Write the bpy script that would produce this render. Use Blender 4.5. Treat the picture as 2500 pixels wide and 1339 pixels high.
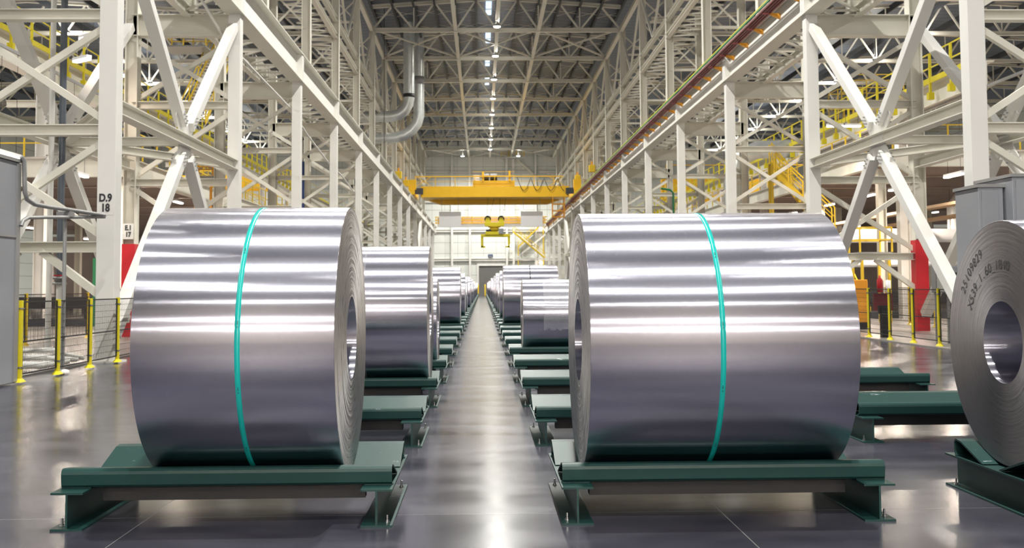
import bpy, math, random
from mathutils import Vector, Matrix
random.seed(7)
S = bpy.context.scene
COL = S.collection
for o in list(bpy.data.objects): bpy.data.objects.remove(o)
R = math.radians
PI = math.pi

# ------------------------------------------------------------------ camera
F = 2655.0; EYE = 1.62
yaw, pitch, roll = R(1.5714), R(3.33), -0.0062
fw = Vector((math.sin(yaw)*math.cos(pitch), math.cos(yaw)*math.cos(pitch), math.sin(pitch)))
rt = Vector((math.cos(yaw), -math.sin(yaw), 0)); up = rt.cross(fw)
r2 = rt*math.cos(roll) + up*math.sin(roll); u2 = up*math.cos(roll) - rt*math.sin(roll)
cd = bpy.data.cameras.new('camera'); cam = bpy.data.objects.new('camera', cd); COL.objects.link(cam)
cam.matrix_world = Matrix(((r2.x, u2.x, -fw.x, 0), (r2.y, u2.y, -fw.y, 0), (r2.z, u2.z, -fw.z, EYE), (0, 0, 0, 1)))
cd.sensor_width = 36; cd.sensor_fit = 'HORIZONTAL'; cd.lens = 36*F/2500
cd.shift_y = -124.43/2500; cd.clip_end = 600; cd.clip_start = 0.1
cd.dof.use_dof = True; cd.dof.focus_distance = 7.8; cd.dof.aperture_fstop = 4.5
S.camera = cam

# ------------------------------------------------------------------ world, exposure
S.view_settings.view_transform = 'Standard'; S.view_settings.look = 'None'
S.view_settings.gamma = 1; S.view_settings.exposure = 0.28; S.view_settings.use_curve_mapping = False
w = bpy.data.worlds.new('world'); S.world = w; w.use_nodes = True
w.node_tree.nodes['Background'].inputs[0].default_value = (0.93, 0.95, 1.0, 1)
w.node_tree.nodes['Background'].inputs[1].default_value = 0.5
S.cycles.use_denoising = True
S.cycles.max_bounces = 6; S.cycles.diffuse_bounces = 3; S.cycles.glossy_bounces = 3
S.cycles.caustics_reflective = False; S.cycles.caustics_refractive = False
S.cycles.sample_clamp_indirect = 4.0
BAY = 12.19
LAMP_W = 1050.0

def high_bay_light(y, x, z, wt):
    ld = bpy.data.lights.new('high_bay_beam', 'AREA'); ld.shape = 'DISK'; ld.size = 0.5; ld.energy = wt; ld.spread = R(156)
    ld.color = (1.0, 0.98, 0.91)
    lo = bpy.data.objects.new('high_bay_beam', ld); COL.objects.link(lo); lo.location = (x, y, z)
    return lo

# ------------------------------------------------------------------ materials
MATS = {}
def principled(name):
    m = bpy.data.materials.new(name); m.use_nodes = True
    MATS[name] = m
    return m, m.node_tree.nodes, m.node_tree.links, m.node_tree.nodes['Principled BSDF']
def paint(name, col, rough=0.5, metal=0.0, var=0.06, scale=1.5, spec=0.4, grime=None):
    m, n, l, b = principled(name)
    b.inputs['Roughness'].default_value = rough; b.inputs['Metallic'].default_value = metal
    b.inputs['Specular IOR Level'].default_value = spec
    tc = n.new('ShaderNodeTexCoord'); no = n.new('ShaderNodeTexNoise')
    no.inputs['Scale'].default_value = scale; no.inputs['Detail'].default_value = 3
    l.new(tc.outputs['Object'], no.inputs['Vector'])
    mx = n.new('ShaderNodeMix'); mx.data_type = 'RGBA'
    c2 = grime or tuple(c*(1-2.5*var) for c in col)
    mx.inputs[6].default_value = (*[min(1, c*(1+var)) for c in col], 1); mx.inputs[7].default_value = (*c2, 1)
    l.new(no.outputs[0], mx.inputs[0]); l.new(mx.outputs[2], b.inputs['Base Color'])
    return m
def emit(name, col, s):
    m, n, l, b = principled(name)
    b.inputs['Base Color'].default_value = (*col, 1)
    b.inputs['Emission Color'].default_value = (*col, 1); b.inputs['Emission Strength'].default_value = s
    m.cycles.emission_sampling = 'NONE'
    return m

paint('white_steel', (0.80, 0.785, 0.75), 0.42, var=0.04, scale=0.7)
paint('cream_steel', (0.79, 0.76, 0.67), 0.45, var=0.05, scale=0.8)
paint('dark_joist', (0.045, 0.05, 0.06), 0.6)
paint('yellow', (0.80, 0.55, 0.03), 0.45, var=0.08)
paint('post_yellow', (0.78, 0.66, 0.02), 0.4, var=0.05)
paint('crane_yellow', (0.86, 0.50, 0.015), 0.4, var=0.06)
paint('orange', (0.85, 0.38, 0.03), 0.5)
paint('red', (0.55, 0.02, 0.03), 0.4)
paint('maroon', (0.16, 0.02, 0.025), 0.5)
paint('cabinet_grey', (0.30, 0.31, 0.34), 0.45, var=0.04)
paint('pipe_grey', (0.34, 0.34, 0.34), 0.4, metal=0.3)
paint('dark_blue_pipe', (0.09, 0.105, 0.13), 0.4)
paint('navy', (0.03, 0.06, 0.2), 0.5)
paint('black', (0.02, 0.02, 0.022), 0.5)
paint('galvanised', (0.74, 0.77, 0.76), 0.34, metal=0.6, var=0.12, scale=3)
paint('steel_bolt', (0.55, 0.55, 0.55), 0.3, metal=1.0)
paint('copper_red', (0.20, 0.035, 0.035), 0.5)
paint('cable_green', (0.05, 0.28, 0.10), 0.5)
paint('bracket_orange', (0.75, 0.32, 0.02), 0.5)
paint('slab', (0.52, 0.44, 0.40), 0.7)
paint('back_wall', (0.74, 0.66, 0.57), 0.6)
paint('white_board', (0.86, 0.86, 0.88), 0.5, var=0.01)
paint('tan_primer', (0.45, 0.31, 0.19), 0.7)
paint('green_paint', (0.02, 0.16, 0.07), 0.5)
paint('door_grey', (0.17, 0.17, 0.16), 0.6)
paint('stencil_ink', (0.09, 0.09, 0.095), 0.6)
paint('ink', (0.03, 0.03, 0.035), 0.6)
paint('sign_white', (0.78, 0.77, 0.74), 0.5, var=0.01)
emit('lamp_cool', (1.0, 1.0, 0.92), 30)
emit('lamp_warm', (1.0, 0.86, 0.72), 14)
emit('skylight_glow', (0.62, 0.78, 1.0), 0.9)

# green cradle paint with worn white scuffs
m, n, l, b = principled('cradle_green')
b.inputs['Roughness'].default_value = 0.42; b.inputs['Specular IOR Level'].default_value = 0.3
tc = n.new('ShaderNodeTexCoord'); no = n.new('ShaderNodeTexNoise'); no.inputs['Scale'].default_value = 3.2; no.inputs['Detail'].default_value = 8; no.inputs['Roughness'].default_value = 0.7
mp = n.new('ShaderNodeMapping'); mp.inputs['Scale'].default_value = (1, 2.4, 2)
ge = n.new('ShaderNodeNewGeometry'); oi = n.new('ShaderNodeObjectInfo')
va = n.new('ShaderNodeVectorMath'); va.operation = 'ADD'
l.new(tc.outputs['Object'], va.inputs[0]); l.new(oi.outputs['Location'], va.inputs[1])
l.new(va.outputs[0], mp.inputs[0]); l.new(mp.outputs[0], no.inputs['Vector'])
cr = n.new('ShaderNodeValToRGB'); cr.color_ramp.elements[0].position = 0.655; cr.color_ramp.elements[1].position = 0.69
l.new(no.outputs[0], cr.inputs[0])
sx = n.new('ShaderNodeSeparateXYZ'); l.new(ge.outputs['Normal'], sx.inputs[0])
up_ = n.new('ShaderNodeMath'); up_.operation = 'GREATER_THAN'; up_.inputs[1].default_value = 0.5; l.new(sx.outputs[2], up_.inputs[0])
mu = n.new('ShaderNodeMath'); mu.operation = 'MULTIPLY'; l.new(cr.outputs[0], mu.inputs[0]); l.new(up_.outputs[0], mu.inputs[1])
mu2 = n.new('ShaderNodeMath'); mu2.operation = 'MULTIPLY'; mu2.inputs[1].default_value = 0.75; l.new(mu.outputs[0], mu2.inputs[0])
mx = n.new('ShaderNodeMix'); mx.data_type = 'RGBA'; mx.inputs[6].default_value = (0.010, 0.044, 0.040, 1); mx.inputs[7].default_value = (0.42, 0.47, 0.50, 1)
l.new(mu2.outputs[0], mx.inputs[0]); l.new(mx.outputs[2], b.inputs['Base Color'])
paint('strap_teal', (0.01, 0.50, 0.46), 0.3, var=0.03, spec=0.6)

# rolled aluminium: brushed round the coil, so lights smear along its axis
def coil_metal(name, rot, rough, face):
    m, n, l, b = principled(name)
    b.inputs['Metallic'].default_value = 1.0; b.inputs['Roughness'].default_value = rough
    b.inputs['Anisotropic'].default_value = 1.0 if not face else 0.8
    b.inputs['Anisotropic Rotation'].default_value = rot
    t = n.new('ShaderNodeTangent'); t.direction_type = 'RADIAL'; t.axis = 'X'; l.new(t.outputs[0], b.inputs['Tangent'])
    tc = n.new('ShaderNodeTexCoord'); sp = n.new('ShaderNodeSeparateXYZ'); l.new(tc.outputs['Object'], sp.inputs[0])
    at = n.new('ShaderNodeMath'); at.operation = 'ARCTAN2'; l.new(sp.outputs[1], at.inputs[0]); l.new(sp.outputs[2], at.inputs[1])
    cb = n.new('ShaderNodeCombineXYZ')
    if face:
        yz = n.new('ShaderNodeCombineXYZ'); l.new(sp.outputs[1], yz.inputs[0]); l.new(sp.outputs[2], yz.inputs[1])
        ln = n.new('ShaderNodeVectorMath'); ln.operation = 'LENGTH'; l.new(yz.outputs[0], ln.inputs[0])
        # a little wander so the wraps look wavy
        n1 = n.new('ShaderNodeTexNoise'); n1.inputs['Scale'].default_value = 5; l.new(tc.outputs['Object'], n1.inputs['Vector'])
        ma = n.new('ShaderNodeMath'); ma.operation = 'MULTIPLY_ADD'; ma.inputs[1].default_value = 0.02; l.new(n1.outputs[0], ma.inputs[0]); l.new(ln.outputs['Value'], ma.inputs[2])
        r_ = n.new('ShaderNodeMath'); r_.operation = 'MULTIPLY'; r_.inputs[1].default_value = 110; l.new(ma.outputs[0], r_.inputs[0])
        a_ = n.new('ShaderNodeMath'); a_.operation = 'MULTIPLY'; a_.inputs[1].default_value = 3.2; l.new(at.outputs[0], a_.inputs[0])
        l.new(r_.outputs[0], cb.inputs[0]); l.new(a_.outputs[0], cb.inputs[1])
        no = n.new('ShaderNodeTexNoise'); no.inputs['Scale'].default_value = 1.0; no.inputs['Detail'].default_value = 6; no.inputs['Roughness'].default_value = 0.65
        l.new(cb.outputs[0], no.inputs['Vector'])
        cr = n.new('ShaderNodeValToRGB'); e = cr.color_ramp.elements
        sm_ = face == 'smooth'; e[0].position = 0.33; e[0].color = (0.22, 0.215, 0.22, 1) if sm_ else (0.07, 0.07, 0.075, 1); e[1].position = 0.47; e[1].color = (0.33, 0.32, 0.335, 1) if sm_ else (0.66, 0.65, 0.66, 1)
        l.new(no.outputs[0], cr.inputs[0]); l.new(cr.outputs[0], b.inputs['Base Color'])
        bp = n.new('ShaderNodeBump'); bp.inputs['Strength'].default_value = 0.2 if face == 'smooth' else 0.45; bp.inputs['Distance'].default_value = 0.004
        l.new(no.outputs[0], bp.inputs['Height']); l.new(bp.outputs[0], b.inputs['Normal'])
    else:
        l.new(sp.outputs[0], cb.inputs[0])
        a_ = n.new('ShaderNodeMath'); a_.operation = 'MULTIPLY'; a_.inputs[1].default_value = 0.25; l.new(at.outputs[0], a_.inputs[0]); l.new(a_.outputs[0], cb.inputs[1])
        no = n.new('ShaderNodeTexNoise'); no.inputs['Scale'].default_value = 90; no.inputs['Detail'].default_value = 2
        l.new(cb.outputs[0], no.inputs['Vector'])
        mx = n.new('ShaderNodeMix'); mx.data_type = 'RGBA'; mx.inputs[6].default_value = (0.76, 0.75, 0.86, 1); mx.inputs[7].default_value = (0.71, 0.70, 0.80, 1)  # lavender tint puts the roof deck's bluish reflection into the base colour
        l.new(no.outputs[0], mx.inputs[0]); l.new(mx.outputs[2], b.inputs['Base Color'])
        # microscopic rolling scratches: the surface normal scatters along the axis
        ge = n.new('ShaderNodeNewGeometry'); outs = []
        for sc in (5137.0, 8713.0):
            q = n.new('ShaderNodeVectorMath'); q.operation = 'SCALE'; q.inputs['Scale'].default_value = sc; l.new(ge.outputs['Position'], q.inputs[0])
            wn = n.new('ShaderNodeTexWhiteNoise'); l.new(q.outputs[0], wn.inputs['Vector']); outs.append(wn.outputs['Value'])
        sb = n.new('ShaderNodeMath'); sb.operation = 'SUBTRACT'; l.new(outs[0], sb.inputs[0]); l.new(outs[1], sb.inputs[1])
        ml = n.new('ShaderNodeMath'); ml.operation = 'MULTIPLY'; ml.inputs[1].default_value = 0.6; l.new(sb.outputs[0], ml.inputs[0])
        cx = n.new('ShaderNodeCombineXYZ'); l.new(ml.outputs[0], cx.inputs[0])
        av = n.new('ShaderNodeVectorMath'); av.operation = 'ADD'; l.new(ge.outputs['Normal'], av.inputs[0]); l.new(cx.outputs[0], av.inputs[1])
        nv = n.new('ShaderNodeVectorMath'); nv.operation = 'NORMALIZE'; l.new(av.outputs[0], nv.inputs[0]); l.new(nv.outputs[0], b.inputs['Normal'])
        # broad haze lobe under the sharp one
        b2 = n.new('ShaderNodeBsdfPrincipled'); b2.inputs['Metallic'].default_value = 1.0; b2.inputs['Roughness'].default_value = 0.42
        b2.inputs['Anisotropic'].default_value = 0.85; b2.inputs['Anisotropic Rotation'].default_value = rot
        l.new(t.outputs[0], b2.inputs['Tangent']); l.new(mx.outputs[2], b2.inputs['Base Color']); l.new(nv.outputs[0], b2.inputs['Normal'])
        ms = n.new('ShaderNodeMixShader'); ms.inputs[0].default_value = 0.17
        l.new(b.outputs[0], ms.inputs[1]); l.new(b2.outputs[0], ms.inputs[2]); l.new(ms.outputs[0], n['Material Output'].inputs['Surface'])
    return m
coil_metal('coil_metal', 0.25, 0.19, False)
coil_metal('coil_face', 0.0, 0.42, True)
coil_metal('coil_face_smooth', 0.0, 0.45, 'smooth')

# clear plastic film
m, n, l, b = principled('clear_film')
b.inputs['Roughness'].default_value = 0.18; b.inputs['Base Color'].default_value = (0.9, 0.9, 0.95, 1); b.inputs['Alpha'].default_value = 0.16

# floor: sealed concrete with joints and marks
m, n, l, b = principled('floor')
tc = n.new('ShaderNodeTexCoord')
no = n.new('ShaderNodeTexNoise'); no.inputs['Scale'].default_value = 0.35; no.inputs['Detail'].default_value = 6; no.inputs['Roughness'].default_value = 0.6
mp = n.new('ShaderNodeMapping'); mp.inputs['Scale'].default_value = (0.7, 1.5, 1); l.new(tc.outputs['Object'], mp.inputs[0])
n2 = n.new('ShaderNodeTexNoise'); n2.inputs['Scale'].default_value = 1.3; n2.inputs['Detail'].default_value = 5
l.new(tc.outputs['Object'], no.inputs['Vector']); l.new(mp.outputs[0], n2.inputs['Vector'])
ad = n.new('ShaderNodeMath'); ad.operation = 'ADD'; l.new(no.outputs[0], ad.inputs[0]); l.new(n2.outputs[0], ad.inputs[1])
cr = n.new('ShaderNodeValToRGB'); e = cr.color_ramp.elements
e[0].position = 0.75/2; e[0].color = (0.027, 0.027, 0.04, 1); e[1].position = 1.25/2; e[1].color = (0.074, 0.073, 0.094, 1)
hf = n.new('ShaderNodeMath'); hf.operation = 'MULTIPLY'; hf.inputs[1].default_value = 0.5; l.new(ad.outputs[0], hf.inputs[0]); l.new(hf.outputs[0], cr.inputs[0])
sp = n.new('ShaderNodeSeparateXYZ'); l.new(tc.outputs['Object'], sp.inputs[0])
def joint(out, off, width):
    a = n.new('ShaderNodeMath'); a.operation = 'ADD'; a.inputs[1].default_value = off; l.new(out, a.inputs[0])
    p = n.new('ShaderNodeMath'); p.operation = 'PINGPONG'; p.inputs[1].default_value = BAY/6; l.new(a.outputs[0], p.inputs[0])
    c = n.new('ShaderNodeMath'); c.operation = 'LESS_THAN'; c.inputs[1].default_value = width; l.new(p.outputs[0], c.inputs[0])
    return c.outputs[0]
jx = joint(sp.outputs[0], -1.69 + 4.063*20, 0.004); jy = joint(sp.outputs[1], -7.86 + 4.063*20, 0.003)
mxx = n.new('ShaderNodeMath'); mxx.operation = 'MAXIMUM'; l.new(jx, mxx.inputs[0]); l.new(jy, mxx.inputs[1])
mx = n.new('ShaderNodeMix'); mx.data_type = 'RGBA'; mx.inputs[7].default_value = (0.22, 0.22, 0.22, 1)
l.new(mxx.outputs[0], mx.inputs[0]); l.new(cr.outputs[0], mx.inputs[6]); l.new(mx.outputs[2], b.inputs['Base Color'])
rr = n.new('ShaderNodeMapRange'); rr.inputs[3].default_value = 0.10; rr.inputs[4].default_value = 0.30; l.new(n2.outputs[0], rr.inputs[0]); l.new(rr.outputs[0], b.inputs['Roughness'])
b.inputs['Specular IOR Level'].default_value = 0.4
b.inputs['Coat Weight'].default_value = 0.0; b.inputs['Coat Roughness'].default_value = 0.15
paint('pad_concrete', (0.25, 0.235, 0.22), 0.3)

# ribbed sheet: seams every `step` metres along one axis
def ribbed(name, col, dark, axis, step, rough=0.5, wid=0.04, axis2=None, step2=1.0):
    m, n, l, b = principled(name); b.inputs['Roughness'].default_value = rough
    tc = n.new('ShaderNodeTexCoord'); sp = n.new('ShaderNodeSeparateXYZ'); l.new(tc.outputs['Object'], sp.inputs[0])
    outs = []
    for ax, st in ((axis, step), (axis2, step2)):
        if ax is None: continue
        a = n.new('ShaderNodeMath'); a.operation = 'ADD'; a.inputs[1].default_value = 400; l.new(sp.outputs[ax], a.inputs[0])
        p = n.new('ShaderNodeMath'); p.operation = 'PINGPONG'; p.inputs[1].default_value = st/2; l.new(a.outputs[0], p.inputs[0])
        c = n.new('ShaderNodeMath'); c.operation = 'LESS_THAN'; c.inputs[1].default_value = wid*(1 if ax == axis else 0.6); l.new(p.outputs[0], c.inputs[0]); outs.append(c.outputs[0])
    o_ = outs[0]
    if len(outs) > 1:
        q = n.new('ShaderNodeMath'); q.operation = 'MAXIMUM'; l.new(outs[0], q.inputs[0]); l.new(outs[1], q.inputs[1]); o_ = q.outputs[0]
    mx = n.new('ShaderNodeMix'); mx.data_type = 'RGBA'; mx.inputs[6].default_value = (*col, 1); mx.inputs[7].default_value = (*dark, 1)
    l.new(o_, mx.inputs[0]); l.new(mx.outputs[2], b.inputs['Base Color'])
ribbed('roof_deck', (0.13, 0.155, 0.21), (0.045, 0.055, 0.08), 1, 1.3, 0.5, 0.07)
ribbed('wall_panel', (0.76, 0.78, 0.74), (0.40, 0.41, 0.40), 2, 1.95, 0.45, 0.045, 0, 2.3)

# ------------------------------------------------------------------ mesh builder
class MB:
    def __init__(s): s.v = []; s.f = []; s.sm = []
    def add(s, vs, fs, smooth=False):
        k = len(s.v); s.v += [tuple(p) for p in vs]
        for f in fs: s.f.append([i+k for i in f]); s.sm.append(smooth)
        return s
    def box(s, x0, x1, y0, y1, z0, z1):
        v = [(x0,y0,z0),(x1,y0,z0),(x1,y1,z0),(x0,y1,z0),(x0,y0,z1),(x1,y0,z1),(x1,y1,z1),(x0,y1,z1)]
        return s.add(v, [(0,3,2,1),(4,5,6,7),(0,1,5,4),(1,2,6,5),(2,3,7,6),(3,0,4,7)])
    def extr(s, prof, p0, p1, upv=(0,0,1), smooth=False, caps=True):
        p0, p1 = Vector(p0), Vector(p1); d = (p1-p0).normalized(); upv = Vector(upv)
        if abs(d.dot(upv)) > 0.98: upv = Vector((0,1,0)) if abs(d.y) < 0.9 else Vector((1,0,0))
        a = d.cross(upv).normalized(); u = a.cross(d).normalized()
        k = len(prof)
        vs = [p + a*q[0] + u*q[1] for p in (p0, p1) for q in prof]
        fs = [(i, (i+1) % k, (i+1) % k + k, i+k) for i in range(k)]
        s.add(vs, fs, smooth)
        if caps: s.add(vs, [tuple(range(k))[::-1], tuple(range(k, 2*k))])
        return s
    def bar(s, p0, p1, w, h=None, upv=(0,0,1)):
        h = h or w
        return s.extr([(-w/2,-h/2),(w/2,-h/2),(w/2,h/2),(-w/2,h/2)], p0, p1, upv)
    def ibeam(s, p0, p1, w, h, t=0.03, upv=(0,0,1)):
        a, c, q = w/2, h/2, t/2
        pr = [(-a,-c),(a,-c),(a,-c+t),(q,-c+t),(q,c-t),(a,c-t),(a,c),(-a,c),(-a,c-t),(-q,c-t),(-q,-c+t),(-a,-c+t)]
        return s.extr(pr, p0, p1, upv)
    def tube(s, pts, r, k=8):
        pts = [Vector(p) for p in pts]
        rings = []
        ref = Vector((0,0,1))
        for i, p in enumerate(pts):
            d = (pts[min(i+1, len(pts)-1)] - pts[max(i-1, 0)]).normalized()
            if abs(d.dot(ref)) > 0.95: ref = Vector((0.3,1,0.1)).normalized() if abs(d.y) < 0.9 else Vector((1,0,0.1)).normalized()
            a = d.cross(ref).normalized(); u = a.cross(d); ref = u
            rings.append([p + (a*math.cos(2*PI*j/k) + u*math.sin(2*PI*j/k))*r for j in range(k)])
        vs = [q for g in rings for q in g]; fs = []
        for i in range(len(pts)-1):
            for j in range(k): fs.append((i*k+j, i*k+(j+1) % k, (i+1)*k+(j+1) % k, (i+1)*k+j))
        s.add(vs, fs, True); s.add(vs, [tuple(range(k))[::-1], tuple(range(len(vs)-k, len(vs)))])
        return s
    def lathe_x(s, prof, k=96, closed=False, smooth=True):   # prof: (x, r), round the x axis
        vs = [(x, r*math.sin(2*PI*j/k), r*math.cos(2*PI*j/k)) for x, r in prof for j in range(k)]
        m_ = len(prof); fs = []
        for i in range(m_ if closed else m_-1):
            i2 = (i+1) % m_
            for j in range(k): fs.append((i*k+j, i*k+(j+1) % k, i2*k+(j+1) % k, i2*k+j))
        return s.add(vs, fs, smooth)
    def lathe_z(s, prof, c=(0,0,0), k=16, smooth=True):
        vs = [(c[0]+r*math.cos(2*PI*j/k), c[1]+r*math.sin(2*PI*j/k), c[2]+z) for z, r in prof for j in range(k)]
        fs = []
        for i in range(len(prof)-1):
            for j in range(k): fs.append((i*k+j, i*k+(j+1) % k, (i+1)*k+(j+1) % k, (i+1)*k+j))
        return s.add(vs, fs, smooth)
    def build(s, name, mat, parent=None, bevel=0):
        me = bpy.data.meshes.new(name); me.from_pydata(s.v, [], s.f); me.update()
        me.polygons.foreach_set('use_smooth', s.sm)
        me.materials.append(MATS[mat])
        o = bpy.data.objects.new(name, me); COL.objects.link(o)
        if parent: o.parent = parent
        if bevel:
            md = o.modifiers.new('bevel', 'BEVEL'); md.width = bevel; md.segments = 2; md.limit_method = 'ANGLE'
        return o

KIDS = {}
def root(name, loc, label, cat, group=None):
    o = bpy.data.objects.new(name, None); COL.objects.link(o); o.location = loc
    o.empty_display_size = 0.2
    return tag(o, label, cat, group)
def tag(o, label, cat, group=None, kind=None):
    if kind: o['kind'] = kind
    if label: o['label'] = label
    if cat: o['category'] = cat
    if group: o['group'] = group
    return o
def struct(o): o['kind'] = 'structure'; return o
def copy_tree(o, loc=None, label=None, parent=None):
    c = o.copy(); COL.objects.link(c); c.parent = parent
    for ch in o.children: copy_tree(ch, parent=c)
    if loc is not None: c.location = loc
    if label: c['label'] = label
    return c
ORD = ['zeroth','first','second','third','fourth','fifth','sixth','seventh','eighth','ninth','tenth','eleventh','twelfth','thirteenth','fourteenth','fifteenth','sixteenth','seventeenth','eighteenth','nineteenth','twentieth']
TENS = {2:'twenty',3:'thirty',4:'forty',5:'fifty'}
def ordn(i):
    if i <= 20: return ORD[i]
    t, u = divmod(i, 10)
    return TENS[t][:-1]+'ieth' if u == 0 else TENS[t]+'-'+ORD[u]
def txt(name, s, size, loc, rot, mat, parent=None, depth=0.002, bold=0.0, matrix=None):
    cu = bpy.data.curves.new(name, 'FONT'); cu.body = s; cu.size = size; cu.align_x = 'CENTER'; cu.align_y = 'CENTER'
    cu.extrude = depth; cu.offset = bold; cu.space_line = 0.85
    t = bpy.data.objects.new(name, cu); COL.objects.link(t)
    bpy.context.view_layer.update()
    me = bpy.data.meshes.new_from_object(t.evaluated_get(bpy.context.evaluated_depsgraph_get()))
    bpy.data.objects.remove(t); me.materials.clear(); me.materials.append(MATS[mat])
    o = bpy.data.objects.new(name, me); COL.objects.link(o)
    o.location = loc; o.rotation_euler = rot
    if parent: o.parent = parent
    return o

# ------------------------------------------------------------------ key lines of the building
LX, RX = -8.30, 11.27            # crane columns beside the aisle
LU, RU = -9.87, 12.71            # upper building columns
LR, RR_ = -11.73, 14.85          # rear columns
CX = 1.42                        # roof centre line
GB, GT = 10.84, 12.12            # crane girder bottom and top
ZC = 24.85                       # truss bottom chord
FAR = 16*BAY
def at(px, py, d):               # a point at depth d seen at that spot of the photo
    v = r2*((px-1250)/F) + u2*(-(py+124.43-669.5)/F) + fw
    t = d/v.y
    return Vector((v.x*t, d, EYE+v.z*t))

# ------------------------------------------------------------------ floor, walls, roof
struct(MB().box(-70, 74, -30, FAR+0.5, -0.3, 0).build('floor', 'floor'))
struct(MB().box(-70, -8.5, 10, FAR, 0, 0.03).build('trim_1', 'pad_concrete'))
struct(MB().box(11.38, 74, 18, FAR, 0, 0.03).build('trim_2', 'pad_concrete'))
mb = MB(); mb.box(-70, 74, FAR, FAR+0.3, 0, 29); struct(mb.build('wall_far', 'wall_panel'))
struct(MB().box(-70.3, -70, -30, FAR, 0, 29).build('wall_left', 'wall_panel'))
struct(MB().box(74, 74.3, -30, FAR, 0, 29).build('wall_right', 'wall_panel'))
struct(MB().box(-70, 74, -30.3, -30, 0, 29).build('wall_back', 'back_wall'))
def deck(x0, xc, x1, name):
    m_ = MB(); zE, zR = 27.3, 28.1
    m_.add([(x0,-30,zE),(xc,-30,zR),(x1,-30,zE),(x0,FAR,zE),(xc,FAR,zR),(x1,FAR,zE),
            (x0,-30,zE+.2),(xc,-30,zR+.2),(x1,-30,zE+.2),(x0,FAR,zE+.2),(xc,FAR,zR+.2),(x1,FAR,zE+.2)],
           [(0,1,4,3),(1,2,5,4),(6,9,10,7),(7,10,11,8),(0,3,9,6),(2,8,11,5)])
    struct(m_.build(name, 'roof_deck'))
deck(-12.4, CX, 15.3, 'ceiling'); deck(-70, -41, -12.4, 'ceiling.001'); deck(15.3, 44, 74, 'ceiling.002')

# door in the far wall
struct(MB().box(-0.65, 3.75, FAR-0.12, FAR, 0, 5.3).build('door_1', 'door_grey'))
m_ = MB(); m_.box(-1.0, -0.65, FAR-0.3, FAR, 0, 5.7); m_.box(3.75, 4.1, FAR-0.3, FAR, 0, 5.7); m_.box(-0.65, 3.75, FAR-0.3, FAR, 5.3, 5.7)
struct(m_.build('trim_3', 'white_steel'))
k = 4
for z in (6.4, 11.6, 16.9, 22.1):
    struct(MB().ibeam((-12, FAR-0.25, z), (15.5, FAR-0.25, z), 0.4, 0.42).build('trim_%d' % k, 'white_steel')); k += 1
for x in (-5.4, -2.2, 4.4, 5.6, 9.6):
    o = MB().ibeam((x, FAR-0.65, 0), (x, FAR-0.65, ZC+2), 0.36, 0.36, upv=(0,1,0)).build('wind_column', 'white_steel')
    nm = {-5.4:'leftmost white wind column on the far end wall', -2.2:'white wind column on the far wall just left of the dark door', 4.4:'white wind column on the far wall just right of the dark door', 5.6:'second white wind column right of the dark door', 9.6:'rightmost white wind column on the far end wall'}[x]
    tag(o, nm, 'column', 'wind columns on the far wall')
o = root('exit_sign', (1.45, FAR-0.15, 7.1), 'small dark exit sign box on the far wall above the roller door', 'sign')  # dark exit sign box, gives off no light
MB().box(-.42,.42,-.25,.15,-.25,.25).build('housing', 'navy', o); MB().box(-.3,.3,-.27,-.25,-.15,.05).build('lens', 'pipe_grey', o)  # the lens part is the plain grey face of the sign
for x, lb in ((-0.75, 'yellow bollard left of the dark door at the end of the aisle'), (0.45, 'yellow bollard right of the aisle in front of the dark door'), (3.4, 'yellow bollard right of the dark door')):
    o = root('bollard', (x, FAR-6, 0), lb, 'bollard', 'yellow bollards before the far door')
    MB().lathe_z([(0,.12),(1.9,.12),(1.98,.08),(2.0,0.001)]).build('post', 'yellow', o)
    MB().lathe_z([(0,.2),(.03,.2),(.03,.12)]).build('base_plate', 'black', o)

# ------------------------------------------------------------------ braced column towers
def tower(s, xf):
    """s: +1 grows towards -x (left side), -1 towards +x."""
    t = root('crane_column', (xf, 0, 0), '', 'column')
    B = lambda a: -s*a
    MB().box(-.2,.2,-.21,.21,0,GB).build('front_column', 'white_steel', t, 0.012)
    MB().box(-.33,.33,-.33,.33,0,.04).build('base_plate', 'white_steel', t)
    xr = B(3.43 if s > 0 else 3.58); xu = B(1.57)
    MB().ibeam((xr,0,0), (xr,0,ZC), .42, .42, .03, (1,0,0)).build('rear_column', 'cream_steel', t)
    MB().ibeam((xu,0,GB), (xu,0,ZC), .42, .5, .035, (1,0,0)).build('upper_column', 'cream_steel', t)
    MB().ibeam((0,0,10.47), (xr,0,10.47), .4, .74, .03).build('cap_beam', 'cream_steel', t)
    for z in (2.55, 5.16, 7.76): MB().ibeam((0,0,z), (xr,0,z), .3, .24, .02).build('strut', 'cream_steel', t)
    def xb(a, b, z0, z1, w, nm='brace', sp=2):
        for (p, q) in (((a,0,z0),(b,0,z1)), ((a,0.09,z1),(b,0.09,z0))): MB().bar(p, q, w, w).build(nm, 'cream_steel', t)
    xb(0, xr, 7.9, 10.05, .15); xb(0, xr, 5.3, 7.62, .15); xb(0, xr, 2.7, 5.02, .15)
    mid = xr/2
    for e_ in (0, xr): MB().bar((mid+(e_-mid)*.15,0,2.45), (e_,0,1.35), .16).build('knee_brace', 'cream_steel', t)
    zz = [12.3, 14.3, 16.3, 18.4, 20.5, 22.6, 24.6]
    for i in range(6):
        MB().bar((xu,0,zz[i]), (xr,0,zz[i]), .16).build('upper_strut', 'cream_steel', t)
        xb(xu, xr, zz[i]+.05, zz[i+1]-.1, .1, 'lacing')
    return t
tl = tower(1, LX); trt = tower(-1, RX)
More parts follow.
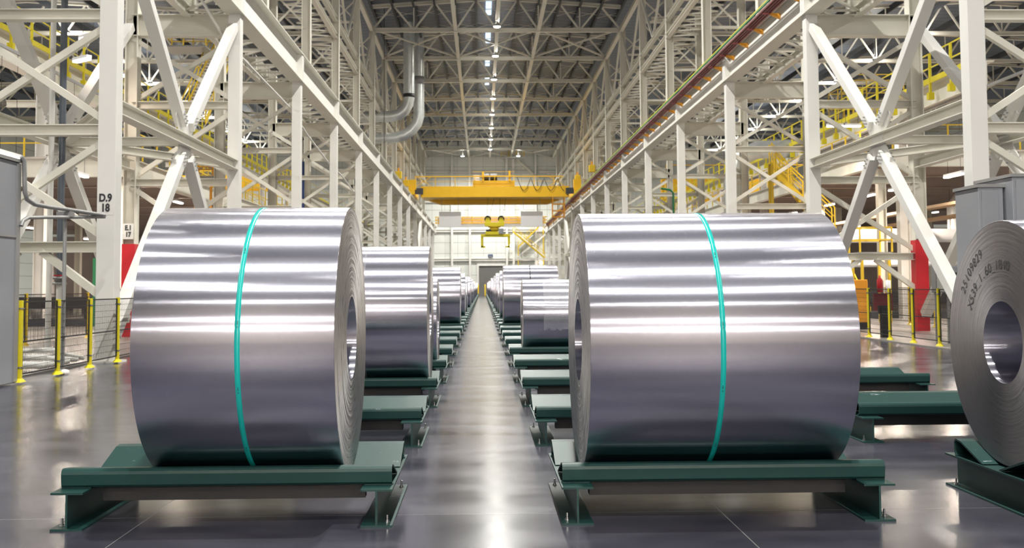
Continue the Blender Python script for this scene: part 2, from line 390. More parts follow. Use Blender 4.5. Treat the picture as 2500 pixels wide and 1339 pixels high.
for n_ in range(2, 16):
    for pr, xf, sd in ((tl, LX, 'left'), (trt, RX, 'right')):
        lab = {('left',2): 'nearest white braced crane column on the left, marked D.9 18', ('left',3): 'white braced crane column left, second from the camera, rear leg painted red',
               ('right',2): 'nearest white braced crane column on the far right beside the grey cabinets', ('right',3): 'white braced crane column right, second from the camera, rear leg marked C.9 17'}.get(
               (sd, n_), 'white braced crane column, %s from the camera on the %s of the aisle' % (ordn(n_-1), sd))
        if n_ == 2: c = pr; c.location = (xf, n_*BAY, 0); c['label'] = lab
        else: c = copy_tree(pr, (xf, n_*BAY, 0), lab)
        c['group'] = 'braced crane columns on the %s' % sd
        if n_ == 2 and sd == 'left': COLD9 = c
        if n_ == 3 and sd == 'left': COLE1 = c
        if n_ == 3 and sd == 'right': COLC9 = c
def colsign(t, x, y, z, a, b_, sz):
    MB().box(x-.19, x+.17, y-.003, y, z-.26, z+.26).build('number_plate', 'sign_white', t)
    txt('plate_number', a, sz, (x-.01, y-.008, z+.11), (PI/2,0,0), 'ink', t, bold=.01).scale = (.82,1,1)
    txt('plate_number', b_, sz, (x-.01, y-.008, z-.11), (PI/2,0,0), 'ink', t, bold=.01).scale = (.82,1,1)
colsign(COLD9, 0, -.212, 3.51, 'D.9', '18', .235)
colsign(COLE1, -3.43, -.212, 3.52, 'E.1', '17', .22)
colsign(COLC9, 3.56, -.212, 3.40, 'C.9', '17', .22)
for t, x in ((COLE1, -3.43), (COLC9, 3.58)):
    o = MB().box(x-.215, x+.215, -.215, .215, .03, 3.1).build('red_wrap', 'red', t); o['label'] = 'red-painted foot of the rear leg'

# big X bracing between the first two towers, both planes, both sides
def xbrace(x, lab, n0=2):
    t = root('cross_brace', (x, (n0+.5)*BAY, 0), lab, 'brace', 'large X braces between the nearest columns')
    h = BAY/2; c = 5.72
    for sy in (-1, 1):
        MB().bar((0, sy*(h-.38), 10.35), (0, sy*.35, c+.45), .27, .3, (1,0,0)).build('brace', 'white_steel', t, .01)
        MB().bar((0, sy*(h-.38), .6), (0, sy*.35, c-.45), .27, .3, (1,0,0)).build('brace', 'white_steel', t, .01)
    g = MB().add([(-.02,a,b) for a,b in ((-.75,c+.95),(-.15,c+.45),(.15,c+.45),(.75,c+.95),(.95,c+.6),(.4,c),(.95,c-.6),(.75,c-.95),(.15,c-.45),(-.15,c-.45),(-.75,c-.95),(-.95,c-.6),(-.4,c),(-.95,c+.6))]
             + [(.02,a,b) for a,b in ((-.75,c+.95),(-.15,c+.45),(.15,c+.45),(.75,c+.95),(.95,c+.6),(.4,c),(.95,c-.6),(.75,c-.95),(.15,c-.45),(-.15,c-.45),(-.75,c-.95),(-.95,c-.6),(-.4,c),(-.95,c+.6))],
             [tuple(range(14)), tuple(range(27,13,-1))] + [(i,(i+1)%14,(i+1)%14+14,i+14) for i in range(14)])
    go = g.build('gusset_plate', 'white_steel', t)
    for sy in (-1,1):
        for sz in (-1,1):
            m_ = MB()
            for a in range(3):
                for b_ in range(2):
                    y_ = sy*(.42+.09*a+.1*b_); z_ = c+sz*(.52+.11*a-.08*b_)
                    m_.box(-.2,.2,y_-.018,y_+.018,z_-.018,z_+.018)
            m_.build('bolts', 'pipe_grey', go)
    MB().ibeam((0,-h+.22,c), (0,h-.22,c), .34, .32, .022).build('longitudinal_strut', 'cream_steel', t)
    return t
xbrace(LX, 'large white X brace between the two nearest left columns, aisle side'); xbrace(LR, 'large white X brace in the rear plane behind the D.9 column')
xbrace(RX, 'large white X brace between the two nearest right columns, aisle side'); xbrace(RR_, 'large white X brace in the rear plane by the C.9 column')
xbrace(LX, 'white X brace among the farther left columns beside the crane', 11); xbrace(RX, 'white X brace among the farther right columns beside the crane', 11)
MB().box(-.14,.14,-.15,.15,0,.01)
o = root('plan_brace', (LX, 2.5*BAY, 5.72), 'flat horizontal white struts tying the left X braces together', 'brace')
for p, q in (((-.18,0,0),(-3.3,0,0)), ((-3.28,.15,0),(-.2,BAY/2-.35,0)), ((-3.28,-.15,0),(-.2,-BAY/2+.35,0))): MB().ibeam(p, q, .26, .24, .02).build('strut', 'cream_steel', o)
o = root('plan_brace', (RX, 2.5*BAY, 5.72), 'flat horizontal white struts tying the right X braces together', 'brace')
for p, q in (((.18,0,0),(3.33,0,0)), ((3.3,.15,0),(.2,BAY/2-.35,0)), ((3.3,-.15,0),(.2,-BAY/2+.35,0))): MB().ibeam(p, q, .26, .24, .02).build('strut', 'cream_steel', o)
# raw primer end of the near left brace
# ------------------------------------------------------------------ crane girders
def girder(s, x, lab):
    t = root('crane_girder', (x, 0, 0), lab, 'girder', 'crane runway girders')
    y0, y1 = 1.6*BAY, FAR-1
    MB().box(-.012,.012,y0,y1,GB+.03,GT-.03).build('web', 'white_steel', t)
    MB().box(-.3,.3,y0,y1,GB,GB+.035).build('bottom_flange', 'cream_steel', t)
    MB().box(-.3,.3,y0,y1,GT-.035,GT).build('top_flange', 'cream_steel', t)
    MB().box(-.04,.04,y0,y1,GT,GT+.12).build('crane_rail', 'pipe_grey', t)
    for n_ in range(2, 16):
        m_ = MB(); m_.box(-.28,.28,n_*BAY-.02,n_*BAY+.02,GB+.03,GT-.03); m_.box(s*.0,s*.285,n_*BAY-.25,n_*BAY+.25,GB+.03,GT-.04) if 0 else m_.box(-.26,.26,n_*BAY-.24,n_*BAY+.24,GB+.035,GT-.045)
        m_.build('bearing_stiffener', 'white_steel', t)
    # walkway and horizontal lacing behind the girder, up to the upper columns
    o2 = root('runway_lacing', (x, 0, GB+.1), 'white zigzag lacing behind the %s crane girder' % ('left' if s > 0 else 'right'), 'lacing')
    xb_ = -s*1.6
    yy = y0; flip = 0; m_ = MB(); dy = BAY/8
    while yy < y1-dy:
        m_.bar((-s*.25, yy, 0), (xb_, yy+dy, 0), .09, .07); m_.bar((xb_, yy+dy, 0), (-s*.25, yy+dy, 0), .09, .07)
        yy += dy
    m_.build('zigzag_bars', 'cream_steel', o2)
    MB().ibeam((xb_, y0, 0), (xb_, y1, 0), .25, .35).build('back_chord', 'cream_steel', o2)
    m_ = MB(); yy = y0
    while yy < y1-dy:
        m_.box(min(xb_*.45,xb_*.82), max(xb_*.45,xb_*.82), yy+.2, yy+dy*.72, .6, .63); yy += dy
    m_.build('grating', 'dark_joist', o2)
girder(1, LX, 'long white crane girder with rail along the left of the aisle')
girder(-1, RX, 'long white crane girder with conductor bars along the right of the aisle')

# conductor bars on the right girder
o = root('conductor_bars', (RX-.36, 0, 0), 'dark red conductor bars on orange brackets along the right girder', 'conductor bar')
y0, y1 = 1.7*BAY, 15*BAY
for i in range(4): MB().bar((.0-.07*i, y0, GT-.24+.05*i), (.0-.07*i, y1, GT-.24+.05*i), .06).build('bar', 'copper_red', o)
MB().bar((-.22, y0, GT+.06), (-.22, y1, GT+.06), .05).build('ground_bar', 'cable_green', o)
MB().bar((-.2, y0, GT+.15), (-.2, y1, GT+.15), .04).build('yellow_rail', 'post_yellow', o)
yy = 2*BAY+.8
while yy < y1:
    m_ = MB(); m_.box(-.3, .1, yy-.02, yy+.02, GT-.32, GT-.27); b2 = m_.build('bracket', 'copper_red', o)
    MB().add([(-.02,yy-.07,GT-.34),(.34,yy-.07,GT-.5),(.34,yy-.07,GT-.3),(-.02,yy-.07,GT-.28),(-.02,yy+.07,GT-.34),(.34,yy+.07,GT-.5),(.34,yy+.07,GT-.3),(-.02,yy+.07,GT-.28)],[(0,3,2,1),(4,5,6,7),(0,1,5,4),(1,2,6,5),(2,3,7,6),(3,0,4,7)]).build('insulator', 'bracket_orange', b2); yy += 2.5
o = root('walkway_handrail', (RX+.55, 0, GT), 'thin grey handrail above the right crane girder', 'handrail')
for z in (.5, 1.05): MB().tube([(0,3*BAY,z),(0,12*BAY,z)], .03, 6).build('rail', 'pipe_grey', o)
yy = 3*BAY
while yy < 12*BAY: MB().tube([(0,yy,0),(0,yy,1.05)], .03, 6).build('post', 'pipe_grey', o); yy += 2.44

# longitudinal upper beams between upper columns
for s, x, sd in ((1, LU, 'left'), (-1, RU, 'right')):
    o = root('wall_truss', (x, 0, 0), 'pair of long white eaves beams with zigzag lacing, %s wall' % sd, 'truss')
    for z in (18.6, 19.75): MB().ibeam((0,4*BAY,z),(0,FAR,z), .3, .32, .03).build('beam', 'cream_steel', o)
    m_ = MB(); dy = BAY/8; yy = 4*BAY
    while yy < FAR-1:
        m_.bar((0,yy,18.6), (-s*1.98,yy+dy/2,18.6), .09); m_.bar((-s*1.98,yy+dy/2,18.6), (0,yy+dy,18.6), .09); yy += dy
    m_.build('lacing', 'cream_steel', o)
    m_ = MB(); m_.box(min(-s*.6,-s*1.3), max(-s*.6,-s*1.3), 4*BAY, FAR, 19.2, 19.25); m_.build('walkway', 'dark_joist', o)
    o = MB().ibeam((x,5*BAY,ZC),(x,FAR,ZC), .34, .34, .03).build('eaves_beam', 'cream_steel'); tag(o, 'long white eaves beam at the top of the %s columns' % sd, 'beam')
    # wall bracing diagonals high up
    for n_ in (5,6,7,8,9,10,11,12,13):
        o = MB().bar((x, n_*BAY+.2, 24.6), (x, n_*BAY+BAY/2, 19.9), .16).bar((x, (n_+1)*BAY-.2, 24.6), (x, n_*BAY+BAY/2, 19.9), .16).build('knee_brace', 'cream_steel')
        tag(o, 'white V brace under the %s eaves, %s bay from the camera' % (sd, ordn(n_)), 'brace', 'V braces under the %s eaves' % sd)

# ------------------------------------------------------------------ roof trusses
def truss_parts(t, x0, x1, xc, full=True):
    MB().ibeam((x0,0,0),(x1,0,0), .34, .36, .035).build('bottom_chord', 'cream_steel', t)
    zt = lambda x: 2.2+.8*(1-abs(x-xc)/((x1-x0)/2))-.05
    m_ = MB(); m_.ibeam((x0,0,zt(x0)),(xc,0,zt(xc)), .3,.3); m_.ibeam((xc,0,zt(xc)),(x1,0,zt(x1)), .3,.3); m_.build('top_chord', 'cream_steel', t)
    k = 6 if full else 8; dx = (x1-x0)/k; allm = MB()
    for i in range(k):
        a = x0+dx*i; md = a+dx/2
        for p, q, w_ in (((a,0,0),(md,0,zt(md)),.15), ((md,0,zt(md)),(a+dx,0,0),.15)) + ((((a,0,0),(a,0,zt(a)),.09),) if i else ()):
            if full: MB().bar(p, q, w_).build('web_member', 'cream_steel', t)
            else: allm.bar(p, q, w_)
    if not full: allm.build('web', 'cream_steel', t)
pt = root('roof_truss', (0, 8*BAY, ZC), 'white roof truss nearest the camera at the top of the photo', 'truss', 'roof trusses over the aisle')
truss_parts(pt, LU, RU, CX)
for i in range(1, 9):
    if 8+i < 16: copy_tree(pt, (0,(8+i)*BAY,ZC), 'white roof truss over the aisle, %s from the camera' % ordn(i+1))
rear = root('roof_truss', (0, 6*BAY, ZC), '', 'truss', 'roof trusses over the aisle')
truss_parts(rear, LU, RU, CX, False)
for i in range(-2, 8):
    c = rear if i == 7 else copy_tree(rear); c.location = (0, i*BAY, ZC); c['label'] = 'white roof truss over the near end of the hall, %s from the back' % ordn(i+3)
for sd, a, b_ in (('left', -69, -12.6), ('right', 15.5, 73)):
    w_ = (b_-a)/2
    for h_ in (0, 1):
        x0 = a+w_*h_; pr = None
        for n_ in range(5, 16):
            wh = 'outer' if (h_ == 0) == (sd == 'left') else 'inner'
            lab = 'white truss in the %s half of the %s hall roof, %s bay' % (wh, sd, ordn(n_))
            if pr is None:
                pr = root('side_truss', (0, n_*BAY, ZC-.3), lab, 'truss', 'roof trusses of the side halls')
                truss_parts(pr, x0, x0+w_, x0+w_ if h_ == 0 else x0, False)
            else: copy_tree(pr, (0, n_*BAY, ZC-.3), lab)
for x, nm in ((CX-3.765, 'left of the lamps'), (CX, 'along the lamp row'), (CX+3.765, 'right of the lamps')):
    o = MB().ibeam((x,7*BAY,ZC+.05),(x,FAR,ZC+.05), .32, .3, .03).build('roof_tie', 'cream_steel'); tag(o, 'long white roof tie beam running down the hall %s' % nm, 'beam')
for n_ in (8, 15):
    for j, nm in ((0,'left'),(1,'middle'),(2,'right')):
        xs = [LU, CX-3.765, CX+3.765, RU][j:j+2]
        o = root('roof_cross_brace', (0, n_*BAY, ZC+.1), 'flat white X brace between roof trusses, %s panel, %s' % (nm, 'nearest bay' if n_ == 8 else 'farthest bay'), 'brace', 'flat X braces under the roof')
        MB().bar((xs[0],0,0),(xs[1],BAY,0), .16, .14).build('brace', 'cream_steel', o); MB().bar((xs[1],0,.03),(xs[0],BAY,.03), .16, .14).build('brace', 'cream_steel', o)
# dark open-web joists
jj = [LU+1.8825*i for i in range(13)]
for i, x in enumerate(jj):
    zt = 27.2+.8*(1-abs(x-CX)/13.9)
    m_ = MB(); ya, yb = 7.2*BAY, FAR
    m_.bar((x,ya,zt-.06),(x,yb,zt-.06),.12,.1); m_.bar((x,ya,zt-.62),(x,yb,zt-.62),.2,.08)
    yy = ya
    while yy < yb-.8:
        m_.bar((x,yy,zt-.1),(x,yy+.45,zt-.6),.05); m_.bar((x,yy+.45,zt-.6),(x,yy+.9,zt-.1),.05); yy += .9
    o = m_.build('roof_joist', 'dark_joist'); tag(o, 'dark open-web roof joist, %s from the left above the aisle' % ordn(i+1), 'joist', 'dark roof joists over the aisle')
for sd, xs in (('left', [-14.5-4*i for i in range(13)]), ('right', [17.5+4*i for i in range(13)])):
    for i, x in enumerate(xs):
        m_ = MB(); m_.bar((x,5*BAY,26.85),(x,FAR,26.85),.15,.6)
        o = m_.build('side_joist', 'dark_joist'); tag(o, 'dark joist under the %s hall roof, %s out from the aisle' % (sd, ordn(i+1)), 'joist', 'dark joists of the side halls')
# thin white bridging rods under the deck
m_ = MB()
for n_ in range(15, 32):
    for i in range(12):
        z_ = 27.0+.8*(1-abs(jj[i]+.94-CX)/13.9)
        y_ = n_*BAY/2+3
        m_.bar((jj[i],y_,z_),(jj[i+1],y_,z_-.3),.035); m_.bar((jj[i],y_,z_-.5),(jj[i+1],y_,z_-.0),.035)
o = m_.build('bridging_rods', 'cream_steel'); tag(o, 'thin pale bridging rods between the dark roof joists', 'rods'); o['kind'] = 'stuff'
# ridge skylights
k = 1
for n_ in (7.4, 8.1, 9.1, 10.1, 11.1):
    struct(MB().box(CX-1.0, CX-.45, n_*BAY, n_*BAY+5, 27.82, 27.86).build('window_%d' % k, 'skylight_glow')); k += 1

# ------------------------------------------------------------------ high bay lamps
def lamp_proto():
    t = root('high_bay_lamp', (0,0,0), '', 'lamp')
    MB().lathe_z([(.55,.06),(.35,.12),(.15,.3),(0,.32)], k=20).build('housing', 'pipe_grey', t)
    MB().lathe_z([(.0,.30),(-.06,.24),(-.09,.0)], k=20).build('lens', 'lamp_cool', t)
    MB().tube([(0,0,.5),(0,0,3.72)], .02, 6).build('rod', 'pipe_grey', t)
    return t
LP = lamp_proto(); first = True
def lamp(x, y, z, lab, grp, W):
    global first
    if first: c = LP; c.location = (x,y,z); first = False
    else: c = copy_tree(LP, (x,y,z))
    c['label'] = lab; c['group'] = grp
    if W:
        lo = high_bay_light(0, 0, -.12, W); lo.parent = c
        if grp.startswith('high-bay lamps o'):
            pd = bpy.data.lights.new('high_bay_uplight', 'POINT'); pd.energy = W*.16; pd.color = (1,.97,.88); pd.shadow_soft_size = .3
            po = bpy.data.objects.new('high_bay_uplight', pd); COL.objects.link(po); po.parent = c; po.location = (0,0,.45)
    return c
for j in range(7, 16):
    d_ = (j+.7)*BAY
    if j < 15: lamp(CX-.05, d_, ZC-.55, 'bright round high-bay lamp, %s in the row down the middle of the roof' % ordn(j-6), 'high-bay lamps over the aisle', LAMP_W)
for j in range(-3, 7): lamp(CX-.05, (j+.7)*BAY, ZC-.55, 'round high-bay lamp of the middle row, %s from the back end of the hall' % ordn(j+4), 'high-bay lamps out of view', LAMP_W*(1.0))
lamp(-3.3, 15.15*BAY, ZC-1.0, 'round lamp near the far wall, left of the yellow cage', 'lamps near the far wall', LAMP_W*.9)
lamp(6.2, 15.15*BAY, ZC-1.0, 'round lamp near the far wall in front of the yellow cage', 'lamps near the far wall', LAMP_W*.9)
for j in range(0, 16):
    d_ = (j-.1)*BAY
    lamp(-36.8, d_+.1, ZC-.55, 'round high-bay lamp of the left hall, %s bay' % ordn(max(1,j)) if j else 'round high-bay lamp of the left hall, nearest bay', 'high-bay lamps of the left hall', LAMP_W*1.5)
    lamp(40, d_, ZC-.55, 'round high-bay lamp of the right hall, %s bay' % ordn(max(1,j)) if j else 'round high-bay lamp of the right hall, nearest bay', 'high-bay lamps of the right hall', LAMP_W*1.5)

# ------------------------------------------------------------------ coils
def coil(x0, x1, yc, Rr, label, k=128, detail=True, grp='aluminium coils', ri=0.305, fm='coil_face'):
    jit = 1.0 if fm == 'coil_face' else 0.2
    zc = .2995+.968*Rr
    t = root('aluminium_coil', ((x0+x1)/2, yc, zc), label, 'metal coil', grp)
    h = (x1-x0)/2; e_ = .004
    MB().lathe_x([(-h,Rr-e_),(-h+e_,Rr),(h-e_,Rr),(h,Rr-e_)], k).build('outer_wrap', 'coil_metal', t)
    nr = 70 if detail else 6
    for sd in (-1, 1):
        pr = []
        for i in range(nr+1):
            r_ = ri+(Rr-e_-ri)*i/nr
            dx = jit*(random.uniform(-.003,.0012) if detail and 0 < i < nr else 0)
            pr.append((sd*(h+dx), r_))
        MB().lathe_x(pr if sd < 0 else pr[::-1], k).build('coil_end', fm, t)
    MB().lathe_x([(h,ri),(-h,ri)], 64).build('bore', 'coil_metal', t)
    return t, zc, h
C0L, zL, hL = coil(-2.32, -.982, 8.225, .976, 'large aluminium coil in front left with a teal strap, its right end facing the aisle', 192)
C0R, zR, hR = coil(.72, 2.54, 8.225, .948, 'large wide aluminium coil in front right of the aisle with a teal strap', 192)
C1R, zR2, hR2 = coil(3.87, 5.71, 8.04, .91, 'aluminium coil cut off at the right edge with printed numbers on its dark end', 192, fm='coil_face_smooth')
def strap(t, x, Rr, mat='strap_teal', w_=.036):
    o = MB().lathe_x([(x-w_/2,Rr),(x-w_/2,Rr+.0015),(x+w_/2,Rr+.0015),(x+w_/2,Rr)], 192).build('strap', mat, t); return o
s1 = strap(C0L, -1.62+1.651, .976); s2 = strap(C0R, 1.612-1.63, .948)
for s_, x, Rr, mat in ((s1, .031, .976, 0), (s2, -.018, .948, 0)):
    for a in (78, 40, 8, -18, -48):
        al = R(a)
        o = txt('strap_print', 'AAR  42', .014, (x, -(Rr+.003)*math.cos(al), (Rr+.003)*math.sin(al)), (0,0,0), 'ink', s_, depth=.0002)
        nrm = Vector((0,-math.cos(al),math.sin(al))); tx = Vector((0,-math.sin(al),-math.cos(al)))
        o.matrix_local = Matrix.Translation(o.location) @ Matrix((( tx.x, nrm.cross(tx).x, nrm.x),(tx.y, nrm.cross(tx).y, nrm.y),(tx.z, nrm.cross(tx).z, nrm.z))).to_4x4()
# numbers printed round the end of the right-edge coil
def ring_text(t, s, r_, a0, a1, size):
    for i, ch in enumerate(s):
        if ch == ' ': continue
        a = R(a0+(a1-a0)*i/(len(s)-1))
        o = txt('stencil_mark', ch, size, (0,0,0), (0,0,0), 'stencil_ink', t, depth=.0005, bold=-.001)
        # seen from -x: angle a measured from straight up towards +y (picture left)
        upv = Vector((0, math.sin(a), math.cos(a))); nrm = Vector((-1,0,0)); rg = upv.cross(nrm)
        p = Vector((-hR2-.004, 0, 0)) + upv*r_
        o.matrix_local = Matrix.Translation(p) @ Matrix(((rg.x,upv.x,nrm.x),(rg.y,upv.y,nrm.y),(rg.z,upv.z,nrm.z))).to_4x4()
ring_text(C1R, '25109829', .73, 58, 25, .11)
ring_text(C1R, 'X539_1.60_1840', .575, 62, -12, .11)
PIT = 3.645
leftk = {2:(.987,-2.5,-.74), 3:(.783,-2.2,-.78), 8:(1.03,-2.35,-.75), 11:(1.0,-2.4,-.76), 13:(.96,-2.4,-.78), 16:(1.0,-2.5,-.74), 18:(1.0,-2.5,-.76), 21:(.98,-2.4,-.74), 24:(.95,-2.4,-.75), 28:(1.0,-2.4,-.75), 33:(1.0,-2.4,-.74), 38:(.95,-2.4,-.75), 43:(1.0,-2.4,-.75)}
rightk = {4:(.78,.82,2.5), 8:(1.056,.70,2.55), 10:(1.02,.70,2.3), 12:(.9,.72,2.4), 13:(1.04,.68,2.4), 15:(.98,.70,2.4), 16:(1.02,.68,2.4), 19:(1.0,.7,2.4), 22:(1.03,.68,2.4), 25:(.95,.7,2.4), 29:(1.0,.7,2.4), 33:(1.0,.68,2.4), 38:(.95,.7,2.4), 43:(1.0,.7,2.4)}
keep = {}
for sd, dd in (('left', leftk), ('right', rightk)):
    for i, (kk, (Rr, a, b_)) in enumerate(sorted(dd.items())):
        lab = 'aluminium coil in the %s row, %s from the camera' % (sd, ordn(i+2))
        if (sd, kk) == ('right', 4): lab = 'smaller aluminium coil right of the aisle, partly wrapped in clear plastic film'
        if (sd, kk) == ('left', 2): lab = 'second aluminium coil in the left row, just behind the front one'
        if (sd, kk) == ('left', 3): lab = 'narrow-looking small aluminium coil peeking out behind the second left coil'
        Rr = 1.0688*Rr-.091
        keep[(sd, kk)] = coil(a, b_, 8.225+PIT*kk, Rr, lab, 96 if kk > 4 else 128, kk <= 4) + (Rr,)
c_, z_, h_, Rr = keep[('left', 2)]; o = strap(c_, .02, Rr, 'clear_film', .03); o['label'] = 'clear strap'
c_, z_, h_, Rr = keep[('right', 8)]; o = strap(c_, -.02, Rr, 'ink', .03); o['label'] = 'dark strap'
c_, z_, h_, Rr = keep[('right', 4)]
m_ = MB(); kx = 14; ka = 24
def filmpatch(x0, x1, a0, a1, sd_):
    random.seed(sd_); m2 = MB(); vs = []
    for i in range(kx+1):
        for j in range(ka+1):
            a = R(a0+(a1-a0)*j/ka + (random.uniform(-3,3) if j in (0, ka) else 0)); r_ = Rr+.006+random.uniform(0,.014)
            x = x0+(x1-x0)*i/kx; vs.append((x, -r_*math.cos(a), r_*math.sin(a)))
    fs = [(i*(ka+1)+j, (i+1)*(ka+1)+j, (i+1)*(ka+1)+j+1, i*(ka+1)+j+1) for i in range(kx) for j in range(ka)]
    m2.add(vs, fs, True); return m2
filmpatch(-.42, .12, -22, 62, 3).build('plastic_film', 'clear_film', c_); filmpatch(.35, .8, -20, 50, 4).build('plastic_film', 'clear_film', c_)
coil(4.05, 5.9, 8.225+PIT*10, .95, 'aluminium coil in the outer right row, showing just above the wide front coil')

# ------------------------------------------------------------------ green cradles
def cradle_proto(detail):
    t = root('coil_cradle', (0,0,0), '', 'coil cradle')
    W_ = 1.128; yf, yr = -.575, .575
    for sx in (-1, 1):
        x = sx*1.035
        f_ = MB().ibeam((x,-.765,.127),(x,.765,.127), .215, .254, .014).build('foot_beam', 'cradle_green', t)
        if detail:
            for sy in (-1, 1):
                for off in (.065,):
                    bx = x-sx*-.065 if 1 else x; by = sy*.66
                    m_ = MB(); m_.lathe_z([(0,.02),(.004,.02),(.004,.014),(.016,.014),(.016,.008),(.05,.008),(.052,.001)], (bx,by,.014), 10, False)
                    m_.build('anchor_bolt', 'steel_bolt', f_)
    # bent-plate beams: short steep outer leg, rounded ridge, long slope towards the coil
    def plate(sy):
        pr = [(-.575,.257),(-.600,.262),(-.616,.278),(-.624,.350),(-.618,.370),(-.604,.383),(-.585,.389),(-.50,.381),(-.455,.367),(-.125,.2615)]
        pi_ = [(-.575,.271),(-.592,.275),(-.602,.288),(-.610,.350),(-.605,.361),(-.597,.370),(-.583,.375),(-.502,.367),(-.458,.353),(-.16,.2585)]
        pts = pr + pi_[::-1]
        pts = [(sy*-y if sy > 0 else y, z) for y, z in pts]
        vs = [(x_, y, z) for x_ in (-W_, W_) for y, z in pts]; k_ = len(pts); m_ = MB()
        fs = [(i,(i+1)%k_,(i+1)%k_+k_,i+k_) for i in range(k_)]
        m_.add(vs, fs)
        m_.add(vs, [(i, i+1, k_-2-i, k_-1-i) for i in range(len(pr)-1)] + [(i+k_, i+1+k_, k_-2-i+k_, k_-1-i+k_) for i in range(len(pr)-1)])
        return m_.build('support_beam', 'cradle_green', t)
    plate(-1); plate(1)
    for sy in (-1, 1): MB().box(-.92, .92, sy*.34-.05, sy*.34+.05, .13, .258).build('lower_stiffener', 'black', t)
    if detail:
        for sx in (-1,1):
            m_ = MB()
            for sy in (-1,1):
                for i in range(14): m_.box(sx*1.035-.1+i*.0143, sx*1.035-.1+i*.0143+.014, sy*.578-.014, sy*.578+.012, .252, .266)
            m_.build('weld_bead', 'cradle_green', t)
    return t
CP = {True: cradle_proto(True), False: cradle_proto(False)}; usedc = {True: 0, False: 0}
def cradle(x, y, lab, grp, detail):
    if not usedc[detail]: c = CP[detail]; c.location = (x,y,0); usedc[detail] = 1
    else: c = copy_tree(CP[detail], (x,y,0))
    c['label'] = lab; c['group'] = grp; return c
for sd, xc_, dd in (('left', -1.7585, {0:1, **leftk}), ('right', 1.675, {0:1, **rightk})):
    for kk in range(0, 50):
        st = 'carrying a coil' if kk in dd else 'standing empty'
        cradle(xc_, 8.225+PIT*kk, 'dark green steel coil cradle %s, %s from the camera in the %s row' % (st, ordn(kk+1), sd), 'coil cradles in the %s row' % sd, kk < 8)
for kk, lab in ((0,'dark green cradle under the coil at the right edge'), (1,'long empty dark green cradle seen between the two right coils'), (2,'farther empty dark green cradle behind the one between the right coils'), (3,'dark green cradle of the outer right row hidden behind the wide coil'), (10,'dark green cradle carrying the far coil of the outer right row')):
    cradle(5.02 if kk else 4.88, (8.04 if kk == 0 else 8.225+PIT*kk), lab, 'coil cradles in the outer right row', kk < 3)


# ------------------------------------------------------------------ safety fences
def fence(x, ys, h, label, post_mat='post_yellow', mesh=True, grp='safety fences'):
    t = root('safety_fence', (x, 0, 0), label, 'fence', grp)
    for i, y in enumerate(ys):
        p = MB().box(-.035,.035,y-.035,y+.035,.03,h).build('post', post_mat, t)
        MB().add([(-.07,y-.12,.03),(.07,y-.12,.03),(.07,y+.12,.03),(-.07,y+.12,.03),(-.035,y-.05,.09),(.035,y-.05,.09),(.035,y+.05,.09),(-.035,y+.05,.09)],
                 [(0,3,2,1),(4,5,6,7),(0,1,5,4),(1,2,6,5),(2,3,7,6),(3,0,4,7)]).build('base_plate', post_mat, p)
        if mesh:
            for z in (.28, h-.14): MB().box(-.045,.045,y-.05,y+.05,z-.012,z+.012).build('clip', 'steel_bolt', p)
        if mesh and i < len(ys)-1:
            y2 = ys[i+1]; a, b_ = y+.07, y2-.07; m_ = MB()
            for z in (.16, h*.5, h-.03): m_.box(-.012,.012,a,b_,z-.012,z+.012)
            for yy in (a, b_): m_.box(-.012,.012,yy-.012,yy+.012,.16,h-.03)
            n_ = int((b_-a)/.06)
            for j in range(1, n_): yy = a+(b_-a)*j/n_; m_.box(-.0022,.0022,yy-.0022,yy+.0022,.16,h-.03)
            for j in range(1, 10): z = .16+(h-.19)*j/10; m_.box(-.003,.003,a,b_,z-.003,z+.003)
            m_.build('mesh_panel', 'black', t)
    return t
fence(-7.95, [19.0+1.67*i for i in range(24)], 1.43, 'yellow-posted black mesh fence along the left of the hall')
fence(11.66, [24.2+1.69*i for i in range(22)], 1.5, 'yellow-posted black mesh fence along the right of the hall')
fence(-12.9, [24+2.4*i for i in range(15)], 1.5, 'second yellow-posted fence farther left behind the columns', 'yellow')
fence(16.6, [30+2.4*i for i in range(14)], 1.5, 'second yellow-posted fence farther right behind the columns', 'yellow')

# ------------------------------------------------------------------ grey cabinet with conduits, left
def cabinet(x0, x1, y0, y1, h, label, name='electrical_cabinet', nd=2, side=1):
    t = root(name, ((x0+x1)/2, y0, .0), label, 'cabinet', 'grey electrical cabinets')
    hx = (x1-x0)/2; D = y1-y0
    MB().box(-hx,hx,0,D,.03,h).build('body', 'cabinet_grey', t, .015)
    MB().box(-hx-.03,hx+.03,-.03,D+.03,h,h+.06).build('top_cap', 'pipe_grey', t)
    MB().box(-hx-.0,hx+.0,-.006,0,.03,.13).build('plinth', 'pipe_grey', t)
    w_ = (2*hx-.16)/nd
    for i in range(nd):
        a = -hx+.06+i*(w_+.02)
        d_ = MB().box(a,a+w_,-.025,-.002,.16,h*.72).build('door', 'cabinet_grey', t, .006)
        MB().box(a+w_-.08,a+w_-.05,-.05,-.025,h*.36,h*.42).build('handle', 'black', d_)
        MB().box(a,a+w_,-.025,-.002,h*.735,h-.06).build('upper_panel', 'cabinet_grey', t, .006)
    return t
cb_ = cabinet(-10.6, -7.97, 13.2, 18.9, 3.8, 'tall light grey electrical cabinet at the left edge of the hall')
MB().box(1.315,1.33,.1,5.62,2.5,2.54).box(1.315,1.335,5.58,5.72,.05,3.78).build('side_trim', 'pipe_grey', cb_)
cabinet(9.35, 9.83, 20.2, 21.2, 3.43, 'grey electrical cabinet behind the right-edge coil, lower of the two', nd=1)
cabinet(9.86, 12.4, 19.9, 21.4, 3.6, 'taller grey electrical cabinet in the corner above the right-edge coil')
o = root('conduit_frame', (-8.0, 20.2, 0), 'bent grey conduits and post running out from the left cabinet', 'conduit')
